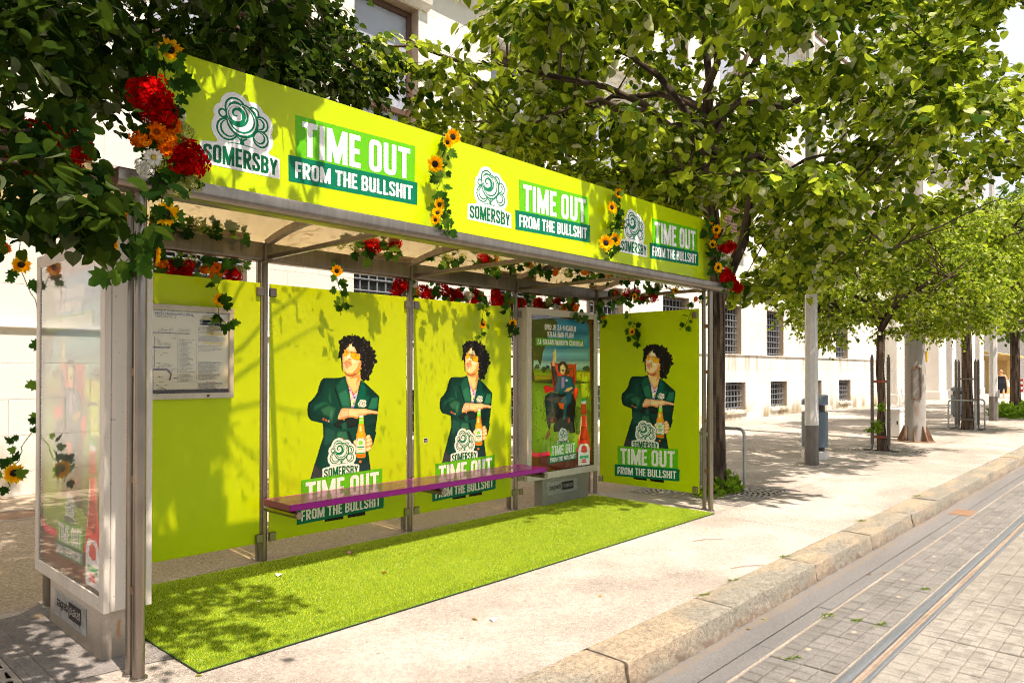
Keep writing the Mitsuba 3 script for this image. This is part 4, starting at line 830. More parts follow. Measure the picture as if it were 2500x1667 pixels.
# ---------------------------------------------------------------- leaves, flowers, garlands
def leaf_mesh(outline, fold=.18, curl=.12):
    """a leaf blade in the xy plane, stalk at the origin, pointing along +y, folded along its midrib; length about 1"""
    o = np.array(outline, float); n = len(o); mid = np.array([[0, y] for y in (0.02, .38, .70)])
    right = [(x, y) for x, y in o]; pts = right + [(-x, y) for x, y in reversed(right[:-1])]
    v2 = np.array([(0, .42)] + [(0, 0)] + pts); z = -curl * (v2[:, 1] - .3) ** 2 + fold * np.abs(v2[:, 0])
    f = [[0, i, i + 1] for i in range(1, len(v2) - 1)] + [[0, len(v2) - 1, 1]]
    return np.c_[v2, z], np.array(f)
LINDEN = leaf_mesh([(.18, -.08), (.40, .0), (.50, .22), (.47, .48), (.31, .74), (.11, .92), (0, 1.03)])
LINDEN2 = leaf_mesh([(.20, -.03), (.42, .15), (.38, .5), (.18, .82), (0, 1.0)], .28, .3)
SMALL = leaf_mesh([(.30, .12), (.38, .45), (0, 1.0)], .2, .2)
LOBED = leaf_mesh([(.10, .05), (.34, -.02), (.30, .16), (.56, .28), (.40, .40), (.52, .66), (.24, .60), (.20, .84), (0, 1.0)], .14, .25)
def scatter(tpl, pos, along, normal, size, col, jitter=.12, r=None):
    """many leaves at once: pos, along, normal (n, 3), size (n,), col (n, 3)"""
    V, F = tpl; n = len(pos)
    y = along / (np.linalg.norm(along, axis=1, keepdims=True) + 1e-9); z = normal - y * (normal * y).sum(1, keepdims=True); z /= np.linalg.norm(z, axis=1, keepdims=True) + 1e-9; x = np.cross(y, z)
    r = np.random.default_rng(n); M = np.stack([x * r.uniform(.8, 1.12, (n, 1)), y, z * r.normal(.9, 1.0, (n, 1))], 2) * size[:, None, None]
    v = np.einsum('nij,kj->nki', M, V) + pos[:, None]
    return v.reshape(-1, 3), (F[None] + (np.arange(n) * len(V))[:, None, None]).reshape(-1, 3), np.repeat(col, len(V), 0)
def petals(n, L, w, rise, cols, seed, rows=2):
    r = np.random.default_rng(seed); V, F, C = [], [], []
    for row in range(rows):
        for i in range(n):
            a = 2 * np.pi * (i + .5 * row) / n + r.normal(0, .08); l = L * r.uniform(.85, 1.1) * (1 - .16 * row); z = rise * (1 + row) + r.normal(0, .05) * L
            q = np.array([(.22 * L, -.4 * w, 0), (.62 * l, -w, z * .7), (l, 0, z), (.62 * l, w, z * .7), (.22 * L, .4 * w, 0), (.62 * l, 0, z * .7 - .25 * w)])
            ca, sa = math.cos(a), math.sin(a); p = np.c_[q[:, 0] * ca - q[:, 1] * sa, q[:, 0] * sa + q[:, 1] * ca, q[:, 2]]
            b = 6 * (row * n + i); V.append(p); F += [[b, b + 1, b + 5], [b, b + 5, b + 4], [b + 4, b + 5, b + 3], [b + 1, b + 2, b + 5], [b + 5, b + 2, b + 3]]
            c = np.array(lin(cols[r.integers(len(cols))])); C.append(np.array([c * .85, c, c * 1.05, c, c * .85, c]).clip(0, 1))
    return P(tm(np.vstack(V), F), 'petal', color=np.vstack(C))
def cluster(n, R, fl, cols, seed, npet=4, squash=.8):
    r = np.random.default_rng(seed); V, F, C = [], [], []
    for i in range(n):
        z = 1 - 1.75 * (i + .5) / n; ph = i * 2.39996; s = math.sqrt(max(0, 1 - z * z)); c = np.array([s * math.cos(ph), s * math.sin(ph), z]) * R * r.uniform(.6, 1.15) * (1 + .22 * math.sin(2 * ph + seed)); c[2] *= squash
        m = facing(c, c + r.normal(0, .25 * R, 3), r.uniform(0, 6), fl * r.uniform(.8, 1.2)); co = np.array(lin(cols[r.integers(len(cols))])) * r.uniform(.75, 1.15)
        for q in range(npet):
            a = 2 * np.pi * q / npet; ca, sa = math.cos(a), math.sin(a); b = len(V) * 5
            p = np.array([(.1, 0, 0), (.62, -.48, .22), (1.05, -.2, .1), (1.05, .22, .14), (.6, .48, .24)]); p = np.c_[p[:, 0] * ca - p[:, 1] * sa, p[:, 0] * sa + p[:, 1] * ca, p[:, 2]]
            V.append(p @ m[:3, :3].T + m[:3, 3]); F += [[b, b + 1, b + 2], [b, b + 2, b + 3], [b, b + 3, b + 4]]; C.append(np.tile(co.clip(0, 1), (5, 1)))
    return P(tm(np.vstack(V), F), 'petal', color=np.vstack(C))
def centre(R, h, col, seed):
    m = lathe([(0, h), (R * .5, h * .92), (R * .85, h * .6), (R, 0), (R * .9, -h * .4)], 14); v = m.vertices * 1.0; v += meshkit.noise(v * 300)[:, None] * .0025
    return P(tm(v, m.faces), 'matte', smooth=False, color=col)
YEL = ['ffc800', 'ffbe00', 'ffd728', 'ffaf00']
KINDS = {
    'sunflower': [(petals(15, .056, .0105, .008, YEL, 31 + i), centre(.019, .009, '1c0f08', i)) for i in range(2)],
    'gerbera': [(petals(17, .050, .009, .010, ['f07800', 'e66400', 'ff960a'], 41 + i, 3), centre(.010, .007, '8c4608', i)) for i in range(2)],
    'daisy': [(petals(16, .045, .006, .012, ['f0efe6', 'e1e1d2', 'fafaf0'], 51 + i, 2), centre(.009, .006, 'c8aa32', i)) for i in range(2)],
    'red_blossom': [(cluster(46, .066, .027, ['c80a0a', 'aa0505', 'e61414', '960404'], 61 + i), None) for i in range(3)],
    'lime_blossom': [(cluster(64, .050, .013, ['aab450', 'c3c86e', '8c9b32', 'd7d791'], 71 + i), None) for i in range(2)],
    'white_blossom': [(cluster(40, .048, .016, ['e6e6da', 'd2d2c3', 'f5f5eb'], 81 + i, 5), None) for i in range(2)],
    'orange_blossom': [(cluster(40, .040, .018, ['eb7d0a', 'd76405', 'fa9b1e'], 91 + i, 5), None) for i in range(2)]}
LCOL = [np.array(c) for c in ([.03, .085, .012], [.045, .125, .016], [.07, .17, .022], [.14, .26, .03], [.022, .06, .010])]
GLEAF = [P(tm(*LOBED), 'leaf', color=c) for c in LCOL]
def garland(name, label, cat_, group, path, nleaf, flowers, seed, leaf=.075, spread=.05, out=(0, -1, .1)):
    g = thing(name, label, cat_, group or {'vine': 'vines hanging from the shelter', 'flower strip': 'flower strips on the shelter roof', 'flower garland': 'garlands on the sign', 'flower bouquet': 'bouquets at the ends of the sign'}[cat_]); leaf = leaf * .84; r = np.random.default_rng(seed); path = np.array(path, float)
    tt = np.linspace(0, 1, max(6, 5 * len(path))); src = np.linspace(0, 1, len(path)); pp = np.stack([np.interp(tt, src, path[:, a]) for a in range(3)], 1); pp[1:-1] += r.normal(0, .006, (len(pp) - 2, 3))
    obj('stem', P(tube(pp, .0028, 5), 'matte', smooth=True, color='4b6419'), g); out = np.array(out, float)
    for i in range(nleaf):
        t = (i + r.random()) / nleaf; c = np.array([np.interp(t, tt, pp[:, a]) for a in range(3)]); side = r.normal(0, 1, 3); side -= out * (side @ out) / (out @ out) * .7; side /= np.linalg.norm(side)
        nrm = out + r.normal(0, .55, 3); y = side + np.array([0, 0, -.35]); y /= np.linalg.norm(y); z = nrm - y * (nrm @ y); z /= np.linalg.norm(z); s = leaf * r.uniform(.65, 1.3)
        m = np.eye(4); m[:3, 0] = np.cross(y, z) * s; m[:3, 1] = y * s; m[:3, 2] = z * s; m[:3, 3] = c + side * spread * r.random() + out * .012
        obj('leaf', GLEAF[r.integers(5)], g, m)
    for kind, pos, s, *nn in flowers:
        nrm = np.array(nn[0] if nn else out, float) + r.normal(0, .15, 3); a, b = KINDS[kind][r.integers(len(KINDS[kind]))]; m = facing(pos, nrm, r.uniform(0, 6), s)
        f = obj(kind, a, g, m)
        if b: obj('flower_centre', b, f, m)
    return g
C_ = np.array([-.35, -1, -.15])                                     # towards the street and the passer-by
garland('flower_bouquet', 'large bouquet of red, orange, white and lime flowers at the left end of the sign', 'flower bouquet', None, [(.03, -.10, 3.08), (.08, -.12, 2.9), (.02, -.13, 2.7), (.08, -.13, 2.5), (.12, -.12, 2.38)], 62,
        [('sunflower', (.10, -.10, 3.09), 1.1, C_), ('red_blossom', (-.01, -.13, 2.84), 1.15), ('red_blossom', (.02, -.15, 2.76), 1.15), ('gerbera', (.09, -.15, 2.70), 1.05, C_), ('gerbera', (.01, -.16, 2.65), 1.0, C_), ('orange_blossom', (.06, -.16, 2.62), 1.0), ('gerbera', (.05, -.17, 2.57), .9, C_),
         ('white_blossom', (.13, -.12, 2.77), .8), ('lime_blossom', (.15, -.12, 2.70), 1.0), ('lime_blossom', (.13, -.13, 2.62), .95), ('lime_blossom', (.02, -.14, 2.53), .8), ('daisy', (-.01, -.18, 2.52), 1.1, C_), ('white_blossom', (-.05, -.17, 2.46), .8), ('red_blossom', (.18, -.16, 2.57), 1.05), ('red_blossom', (.14, -.18, 2.53), 1.05),
         ('lime_blossom', (.18, -.15, 2.44), .9), ('lime_blossom', (.13, -.16, 2.40), .8), ('white_blossom', (.10, -.15, 2.60), .6), ('orange_blossom', (-.06, -.15, 2.60), .9)], 1, .085, .11, C_)
garland('flower_bouquet', 'bouquet of red blossoms and sunflowers at the right end of the sign beside the trunk', 'flower bouquet', None, [(5.74, -.04, 3.10), (5.82, -.05, 2.95), (5.80, -.07, 2.75), (5.92, -.08, 2.6), (6.05, -.08, 2.48)], 56,
        [('sunflower', (5.74, -.06, 3.12), .95, C_), ('sunflower', (5.80, -.09, 3.03), 1.2, C_), ('red_blossom', (5.92, -.04, 3.02), .8), ('sunflower', (5.73, -.08, 2.86), 1.0, C_), ('red_blossom', (6.00, -.06, 2.84), .9), ('red_blossom', (6.12, -.06, 2.88), .95), ('red_blossom', (6.24, -.05, 2.90), .8), ('daisy', (5.92, -.10, 2.75), 1.1, C_), ('white_blossom', (5.97, -.08, 2.70), .8),
         ('sunflower', (5.82, -.10, 2.62), 1.2, C_), ('lime_blossom', (6.03, -.08, 2.68), 1.0), ('lime_blossom', (6.12, -.06, 2.75), .9), ('red_blossom', (5.98, -.11, 2.55), 1.1), ('red_blossom', (6.10, -.11, 2.50), 1.1), ('red_blossom', (6.22, -.10, 2.46), .95), ('red_blossom', (6.33, -.09, 2.44), .7), ('gerbera', (5.80, -.08, 2.96), .7, C_)], 2, .095, .10, C_)
garland('flower_garland', 'sunflower garland hanging on the sign between the first and second slogans', 'flower garland', None, [(2.03, .0, 3.16), (1.97, -.02, 3.0), (1.93, -.02, 2.8), (1.92, -.03, 2.65), (1.90, -.10, 2.5), (1.96, -.11, 2.42)], 48,
        [('sunflower', (2.04, -.03, 3.14), 1.15, C_), ('sunflower', (1.99, -.03, 3.09), .8, C_), ('sunflower', (1.86, -.05, 2.91), 1.2, C_), ('sunflower', (1.90, -.05, 2.64), .9, C_), ('sunflower', (1.86, -.08, 2.57), .85, (-1, -.6, .5)), ('sunflower', (1.84, -.08, 2.52), .7, (-1, -.5, 0))], 3, .068, .06, C_)
garland('flower_garland', 'sunflower garland hanging on the sign between the second and third slogans', 'flower garland', None, [(4.05, .0, 3.13), (3.99, -.02, 2.95), (4.02, -.02, 2.8), (3.93, -.03, 2.65), (3.92, -.05, 2.5)], 42,
        [('sunflower', (4.06, -.03, 3.11), 1.0, C_), ('sunflower', (3.94, -.04, 2.96), 1.2, C_), ('sunflower', (4.10, -.04, 2.84), .9, (.4, -1, 0)), ('sunflower', (3.83, -.05, 2.63), 1.45, C_), ('sunflower', (3.97, -.05, 2.68), 1.25, C_)], 4, .072, .06, C_)
garland('hanging_vine', 'sunflower vine hanging down the near left post over the poster case', 'vine', None, [(.08, -.08, 2.42), (.06, -.07, 2.25), (0, -.06, 2.12), (-.05, -.02, 2.05), (-.10, .10, 1.98)], 30,
        [('sunflower', (.085, -.09, 2.28), 1.15, C_), ('sunflower', (-.11, .05, 2.12), 1.1, (-1, -.25, 0)), ('sunflower', (.055, -.05, 2.08), 1.0, (1, -.6, 0)), ('sunflower', (-.09, -.06, 2.29), .8, C_), ('sunflower', (-.12, .30, 2.14), .8, (-1, -.3, 0))], 5, .10, .07, (-.6, -1, .1))
garland('hanging_vine', 'long sunflower vine hanging behind the left poster case against the pale wall', 'vine', None, [(-.14, 1.56, 2.42), (-.17, 1.56, 2.2), (-.06, 1.60, 1.95), (.03, 1.62, 1.6), (.0, 1.62, 1.25), (-.12, 1.57, 1.06), (-.18, 1.54, .92), (-.21, 1.5, .80)], 28, [('sunflower', (-.15, 1.54, 2.17), 1.1, C_), ('sunflower', (-.19, 1.5, .88), 1.25, C_), ('gerbera', (-.24, 1.53, 2.26), .8, C_)], 6, .075, .06, C_)
VL = 'vine hanging from the roof'
garland('hanging_vine', 'sunflower vine hanging over the route map case', 'vine', None, [(1.06, 1.46, 2.36), (1.05, 1.44, 2.15), (1.05, 1.43, 1.99), (1.07, 1.43, 1.90), (1.13, 1.43, 1.84)], 14, [('sunflower', (1.06, 1.42, 2.03), 1.0, C_), ('gerbera', (1.04, 1.44, 2.27), .9, C_)], 7, .085, .05, C_)
garland('hanging_vine', 'sunflower vine hanging in front of the left printed panel', 'vine', None, [(1.99, 1.36, 2.36), (2.03, 1.36, 2.22), (2.07, 1.36, 2.10), (2.05, 1.36, 1.97)], 16, [('sunflower', (2.0, 1.34, 2.33), 1.0, C_)], 8, .070, .05, C_)
garland('hanging_vine', 'vine with one orange flower hanging over the second printed man', 'vine', None, [(3.83, 1.46, 2.34), (3.82, 1.46, 2.18), (3.80, 1.46, 1.98), (3.78, 1.46, 1.80)], 12, [('sunflower', (3.80, 1.44, 1.98), .85, (-1, -.5, .1))], 9, .085, .05, C_)
garland('hanging_vine', 'sunflower vine hanging beside the post left of the meadow poster', 'vine', None, [(4.24, 1.46, 2.36), (4.21, 1.46, 2.20), (4.22, 1.46, 2.0), (4.24, 1.46, 1.86)], 14, [('sunflower', (4.22, 1.43, 2.02), 1.0, C_)], 10, .085, .05, C_)
garland('hanging_vine', 'short vine hanging over the top of the meadow poster', 'vine', None, [(5.22, 1.42, 2.36), (5.27, 1.40, 2.24), (5.33, 1.40, 2.14), (5.38, 1.40, 2.08)], 11, [('gerbera', (5.26, 1.40, 2.25), 1.0, C_)], 12, .085, .05, C_)
garland('hanging_vine', 'vine hanging in the back right corner beside the meadow poster', 'vine', None, [(5.83, 1.44, 2.36), (5.80, 1.42, 2.2), (5.78, 1.40, 2.06)], 13, [('gerbera', (5.79, 1.40, 2.18), .8, C_)], 13, .09, .05, C_)
garland('hanging_vine', 'sunflower vine hanging above the printed man of the end panel', 'vine', None, [(5.80, 1.02, 2.44), (5.79, 1.01, 2.25), (5.79, .97, 2.02), (5.79, .95, 1.88), (5.79, .86, 1.82)], 20, [('sunflower', (5.77, .93, 2.38), .9, C_), ('sunflower', (5.77, .96, 1.97), .9, (-1, -.4, .3))], 14, .085, .06, (-1, -.4, .1))
garland('hanging_vine', 'short dark vine hanging at the street edge of the end panel', 'vine', None, [(5.81, .14, 2.34), (5.81, .20, 2.24), (5.81, .24, 2.12), (5.81, .30, 2.0), (5.81, .37, 1.98)], 9, [('gerbera', (5.80, .16, 2.30), .7, C_)], 15, .07, .03, (-1, -.4, .1))
def strip(label, a, b, n, seed, zr, kinds, nleaf):
    r = np.random.default_rng(seed); a, b = np.array(a, float), np.array(b, float); fl = []
    for i in range(n):
        p = a + (b - a) * (i + r.random()) / n + np.array([r.normal(0, .02), r.normal(0, .03), r.uniform(*zr)]); fl.append((kinds[r.integers(len(kinds))], p, r.uniform(.75, 1.05), C_))
    garland('flower_strip', label, 'flower strip', None, [a, (a + b) / 2 + [0, 0, -.02], b], nleaf, fl, seed, .09, .09, C_)
MIXD = ['red_blossom', 'lime_blossom', 'lime_blossom', 'orange_blossom', 'red_blossom', 'gerbera']
RED = ['red_blossom', 'red_blossom', 'white_blossom', 'lime_blossom', 'orange_blossom', 'red_blossom']
strip('strip of lime, red and orange flowers under the back beam above the map case', (.42, 1.66, 2.30), (1.36, 1.66, 2.32), 13, 21, (-.07, .02), MIXD, 46)
strip('strip of red and white flowers under the back beam above the second printed man', (2.86, 1.66, 2.31), (4.38, 1.66, 2.30), 19, 22, (-.07, .02), RED, 58)
strip('strip of red and orange flowers under the back beam above the meadow poster', (4.48, 1.66, 2.30), (5.62, 1.66, 2.31), 15, 23, (-.05, .03), RED + ['gerbera'], 50)
strip('strip of red blossoms along the right roof end above the end panel', (5.90, 1.50, 2.38), (5.90, .45, 2.47), 11, 24, (-.08, .06), RED + ['sunflower'], 64)
strip('row of red blossoms along the left end of the roof half hidden by tree leaves', (-.24, .12, 2.56), (-.24, 1.75, 2.80), 30, 25, (-.10, .18), ['red_blossom', 'red_blossom', 'red_blossom', 'red_blossom', 'lime_blossom', 'orange_blossom'], 50)
strip('bunch of red and yellow flowers lying on the glass roof above the bench', (2.14, 1.40, 2.56), (2.56, 1.22, 2.60), 7, 26, (-.0, .03), ['red_blossom', 'red_blossom', 'orange_blossom', 'lime_blossom'], 34)
strip('thin run of vine leaves and small flowers lying on the back edge of the roof', (.20, 1.47, 2.56), (1.30, 1.50, 2.56), 5, 27, (-.01, .01), ['lime_blossom', 'orange_blossom'], 44)
strip('vine with small yellow flowers lying on the glass roof before the meadow poster', (3.0, 1.30, 2.57), (4.6, 1.15, 2.60), 8, 28, (-.01, .02), ['lime_blossom', 'orange_blossom', 'red_blossom'], 60)
strip('tangle of vine and flowers on the glass roof above the end panel', (4.7, 1.25, 2.58), (5.9, .75, 2.62), 10, 29, (-.01, .03), ['lime_blossom', 'orange_blossom', 'red_blossom'], 48)

# ---------------------------------------------------------------- trees
def curve(a, b, sag, r, n=7):
    t = np.linspace(0, 1, n)[:, None]; p = np.array(a) * (1 - t) + np.array(b) * t; p[:, 2:] += sag * 4 * t * (1 - t); p[1:-1] += r.normal(0, .03 * np.linalg.norm(np.array(b) - a) / 2, (n - 2, 3)); return p
def tree(name, label, base, trunk, tr_r, fork, clumps, seed, leafn, leafs, cols, tpl, parts=0, limbs=9, spray=(.30, .55), drop=.35, keep=None, group=None):
    """trunk: points; clumps: (n, 4) centres and radii of leaf clumps; leaves sit on short drooping sprays inside each clump"""
    t = thing(name, label, 'tree', group or 'street trees in a row'); r = np.random.default_rng(seed); trunk = np.array(trunk, float); rr = np.array(tr_r)
    obj('trunk', P(tube(trunk, rr, 18), 'bark', smooth=True), t)
    ends = clumps[:, :3]; order = r.permutation(len(ends)); used = []
    for j in range(limbs):                                          # main limbs reach for spread-out clumps
        c = max(order[:40] if len(order) > 40 else order, key=lambda q: min([np.linalg.norm(ends[q] - ends[u]) for u in used] + [9])); used.append(c)
    lp = []
    for c in used:
        f = trunk[-1] * 1.0; k = r.uniform(.0, .55); f = trunk[-1] * (1 - k) + fork * k; p = curve(f, ends[c], r.uniform(.1, .5), r, 9); lp.append(p)
        obj('limb', P(tube(p, np.linspace(rr[-1] * .62, .012, 9), 9), 'bark', smooth=True), t)
    allp = np.vstack(lp); tw = []
    for c in range(len(ends)):
        if c in used: continue
        q = allp[np.argmin(np.linalg.norm(allp - ends[c], axis=1) + .4 * (allp[:, 2] > ends[c][2]))]; tw.append(tube(curve(q, ends[c], .08, r, 6), np.linspace(.016, .005, 6), 5))
    obj('branches', P(cat(tw), 'bark', smooth=True), t, kind='stuff')
    pos, al, nm, sprays = [], [], [], []
    per = max(1, leafn // len(clumps))
    for cx, cy, cz, cr in clumps:
        ns = max(3, per // 9)
        for s in range(ns):
            d = r.normal(0, 1, 3); d /= np.linalg.norm(d); d[2] = d[2] * .6; st = np.array([cx, cy, cz]) + d * cr * r.uniform(.15, .8) * np.array([1, 1, .75]); L = r.uniform(*spray)
            e = st + (d * np.array([1, 1, .35]) + r.normal(0, .35, 3)) * L * .8 + np.array([0, 0, -drop * L]); k = 9; u = np.linspace(.1, 1, k)[:, None]
            p = st * (1 - u) + e * u + np.array([0, 0, -1.0]) * (u ** 2) * L * drop * .6; dirn = (e - st) / np.linalg.norm(e - st); sd = np.cross(dirn, [0, 0, 1.0]); sd /= np.linalg.norm(sd) + 1e-9
            sg_ = np.where(np.arange(k) % 2, 1.0, -1.0)[:, None]
            a = dirn * .55 + sd * sg_ * .8 + np.array([0, 0, -.45]) + r.normal(0, .35, (k, 3)); nn = np.array([0, 0, 1.0]) + d * .35 + r.normal(0, .42, (k, 3))
            pos.append(p + r.normal(0, .02, (k, 3))); al.append(a); nm.append(nn)
            if parts: sprays.append(p[::2])
    pos, al, nm = np.vstack(pos), np.vstack(al), np.vstack(nm)
    if keep is not None: m = keep(pos); pos, al, nm = pos[m], al[m], nm[m]
    n = len(pos); size = leafs * r.uniform(.65, 1.2, n)
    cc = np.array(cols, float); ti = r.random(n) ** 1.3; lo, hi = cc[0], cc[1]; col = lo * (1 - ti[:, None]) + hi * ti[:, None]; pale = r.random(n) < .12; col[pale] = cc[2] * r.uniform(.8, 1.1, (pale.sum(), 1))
    far = np.arange(n)
    if parts:
        sprays = [q for q in sprays if keep(q).all()]
        obj('twigs', P(cat([tube(q, .0028, 3, False) for q in sprays]), 'matte', smooth=True, color='3c3220'), t, kind='stuff')
        idx = np.argsort(np.linalg.norm(pos - CAM, axis=1))[:parts]; far = np.setdiff1d(far, idx)
        tints = [P(tm(*tpl), 'foliage', color=lo * (1 - q) + hi * q) for q in (.05, .25, .5, .8)] + [P(tm(*tpl), 'foliage', color=cc[2])]
        for i in idx:
            y = al[i] / np.linalg.norm(al[i]); z = nm[i] - y * (nm[i] @ y); z /= np.linalg.norm(z); m = np.eye(4); m[:3, 0], m[:3, 1], m[:3, 2], m[:3, 3] = np.cross(y, z) * size[i] * r.uniform(.8, 1.12), y * size[i], z * size[i] * r.choice([-.6, .5, 1.0, 1.6, 2.2]), pos[i]
            obj('leaf', tints[4 if pale[i] else min(3, int(ti[i] * 4))], t, m)
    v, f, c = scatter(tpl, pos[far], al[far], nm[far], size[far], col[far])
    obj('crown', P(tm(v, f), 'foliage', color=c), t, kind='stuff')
    return t
def blob(n, c, rad, r, lo=.35, cr=(.38, .62), flat_bottom=-.75):
    out = []
    while len(out) < n:
        d = r.normal(0, 1, 3); d /= np.linalg.norm(d)
        if d[2] < flat_bottom: continue
        k = r.uniform(lo, 1) ** .6; out.append([*(np.array(c) + d * np.array(rad) * k), r.uniform(*cr)])
    return np.array(out)
NEARC = ([.050, .105, .014], [.64, .76, .050], [.66, .70, .36])
r0 = np.random.default_rng(50)
cl0 = np.vstack([blob(105, (-.9, .55, 5.1), (3.1, 3.0, 2.35), r0, .45, flat_bottom=-.97), [[-.80, -.75, 2.55, .36], [-.62, -.70, 2.38, .22], [-.75, -.75, 2.30, .25], [-.45, -.62, 2.26, .16], [-.36, -.55, 2.22, .12], [-.82, -.1, 2.75, .4], [-.55, .7, 2.8, .45], [-.9, .9, 2.6, .4], [.2, -.3, 3.55, .45], [.7, .2, 3.6, .45], [1.2, .4, 3.75, .5], [.0, .5, 3.3, .45], [-.3, .2, 3.2, .4], [1.5, .8, 4.0, .5], [1.9, .5, 4.3, .5], [-1.0, 1.5, 3.1, .5], [-.1, 1.4, 3.4, .5], [.8, 1.2, 3.7, .5], [1.4, 1.5, 3.9, .5], [-.5, -.3, 3.0, .4], [1.2, 1.9, 3.9, .5], [1.6, 1.75, 4.2, .5], [2.0, 1.9, 4.45, .5], [2.4, 2.1, 4.3, .45], [2.7, 2.2, 4.7, .5], [2.2, 2.0, 4.9, .5], [3.0, 2.3, 4.5, .4], [1.5, 2.0, 4.7, .5]]])
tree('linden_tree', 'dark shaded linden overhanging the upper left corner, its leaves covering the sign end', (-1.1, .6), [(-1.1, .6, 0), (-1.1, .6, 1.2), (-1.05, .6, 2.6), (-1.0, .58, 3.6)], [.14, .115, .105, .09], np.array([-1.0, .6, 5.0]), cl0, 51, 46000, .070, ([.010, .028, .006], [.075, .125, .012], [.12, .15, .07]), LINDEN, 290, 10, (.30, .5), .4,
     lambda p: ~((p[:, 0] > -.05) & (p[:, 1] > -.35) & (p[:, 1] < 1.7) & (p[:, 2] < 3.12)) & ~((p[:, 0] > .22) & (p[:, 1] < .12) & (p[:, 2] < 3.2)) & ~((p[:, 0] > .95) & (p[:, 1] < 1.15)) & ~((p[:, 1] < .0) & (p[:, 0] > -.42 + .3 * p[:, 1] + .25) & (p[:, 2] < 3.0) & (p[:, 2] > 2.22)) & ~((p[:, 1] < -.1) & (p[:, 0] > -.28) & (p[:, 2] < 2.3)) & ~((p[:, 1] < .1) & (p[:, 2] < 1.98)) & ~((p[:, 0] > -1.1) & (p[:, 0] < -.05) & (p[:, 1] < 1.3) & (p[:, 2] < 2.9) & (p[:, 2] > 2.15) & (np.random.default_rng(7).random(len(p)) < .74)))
r1 = np.random.default_rng(60)
cl1 = np.vstack([blob(150, (7.1, .5, 5.5), (3.5, 3.3, 2.9), r1, .38, flat_bottom=-.92), [[7.9, -.2, 3.1, .45], [8.4, .1, 2.95, .45], [8.9, -.1, 2.8, .45], [9.3, .1, 2.75, .4], [9.6, -.4, 3.0, .45], [10.0, -.2, 3.2, .5], [10.3, -.6, 3.3, .5], [8.2, .6, 2.7, .4], [8.6, 1.0, 2.7, .4], [9.2, .7, 2.9, .45], [10.5, .2, 3.5, .5], [10.6, -1.2, 4.0, .5], [10.2, -2.0, 4.6, .5], [9.9, -2.4, 5.2, .5], [10.8, -1.6, 5.4, .5], [10.8, -2.3, 4.6, .5], [11.0, -2.0, 5.3, .5], [10.5, -2.1, 3.9, .45], [10.2, -1.6, 3.5, .45], [11.2, -1.6, 4.6, .5], [10.6, -1.2, 6.8, .5], [4.2, 1.0, 4.1, .5], [4.6, .2, 4.0, .5], [3.7, 1.8, 4.6, .5], [5.0, 2.2, 3.9, .5], [5.6, 2.6, 3.7, .5], [5.2, 1.2, 3.7, .45], [6.2, 2.4, 3.5, .5], [4.3, 2.6, 4.4, .5], [3.3, 2.6, 5.0, .5]]])
tree('linden_tree', 'big sunlit linden beside the right end of the shelter, trunk behind the end posts', (7.0, .6), [(7.03, .55, 0), (7.02, .55, 1.0), (7.06, .55, 2.2), (7.0, .57, 3.2), (6.92, .6, 4.1)], [.135, .112, .105, .10, .085], np.array([6.9, .6, 5.4]), cl1, 61, 45000, .108, NEARC, LINDEN, 295, 14, (.32, .55), .3,
     lambda p: ~((p[:, 0] < 6.3) & (p[:, 1] < 1.8) & (p[:, 2] < 3.25)) & ~((p[:, 0] < 3.3) & (p[:, 1] < 1.3)) & ~((p[:, 0] > 7.6) & (p[:, 2] < 2.5 + .68 * np.maximum(0, .5 - p[:, 1]))) & ~((p[:, 0] < 5.9) & (p[:, 1] < -.3) & (np.random.default_rng(3).random(len(p)) < .4)))
obj('fork_limb', P(tube([(7.05, .55, 2.3), (7.25, .50, 2.7), (7.6, .45, 3.2), (7.75, .4, 3.9)], [.085, .075, .065, .05], 12), 'bark', smooth=True), 'linden_tree_001')
FARC = ([.10, .17, .014], [.58, .69, .055], [.62, .66, .28])
r2 = np.random.default_rng(70)
tree('young_linden', 'small round young linden in a steel guard behind the lamp post', (13.5, .46), [(13.55, .46, 0), (13.48, .47, .5), (13.52, .46, .9), (13.42, .46, 1.5), (13.46, .46, 2.2)], [.10, .075, .07, .075, .07], np.array([13.5, .46, 3.2]), blob(130, (13.4, .3, 3.25), (2.6, 2.3, 1.25), r2, .3, (.3, .5), -.9), 71, 30000, .082, FARC, SMALL, 0, 8, (.2, .36), .3)
r3 = np.random.default_rng(80)
tree('street_tree', 'mid sized leafy street tree with a steel guard beyond the thick concrete pole', (20.6, .4), [(20.62, .40, 0), (20.6, .4, 1.0), (20.56, .4, 2.0), (20.55, .4, 2.8)], [.15, .125, .12, .11], np.array([20.5, .4, 4.6]), blob(140, (20.3, .1, 4.15), (3.0, 2.8, 2.1), r3, .3, (.36, .6), -.85), 81, 26000, .115, FARC, SMALL, 0, 8, (.25, .45), .3)
r4 = np.random.default_rng(90)
tree('street_tree', 'tall darker street tree rising from the planted bed at the far right', (27.6, .35), [(27.6, .35, 0), (27.6, .35, 1.4), (27.55, .35, 2.9)], [.17, .14, .13], np.array([27.5, .3, 5.4]), blob(160, (27.5, .0, 5.1), (3.2, 3.2, 2.7), r4, .3, (.45, .7), -.85), 91, 20000, .145, ([.06, .13, .03], [.24, .36, .06], [.30, .36, .14]), SMALL, 0, 8, (.3, .5), .3)
tree('street_tree', 'distant street tree at the far end of the pavement row', (34.6, .3), [(34.6, .3, 0), (34.6, .3, 2.8)], [.15, .12], np.array([34.5, .3, 5]), blob(120, (34.6, .0, 5.2), (3.2, 3.2, 3.2), r4, .3, (.5, .75), -.85), 92, 10000, .15, ([.06, .13, .03], [.26, .36, .06], [.30, .36, .14]), SMALL, 0, 7, (.3, .5), .3)

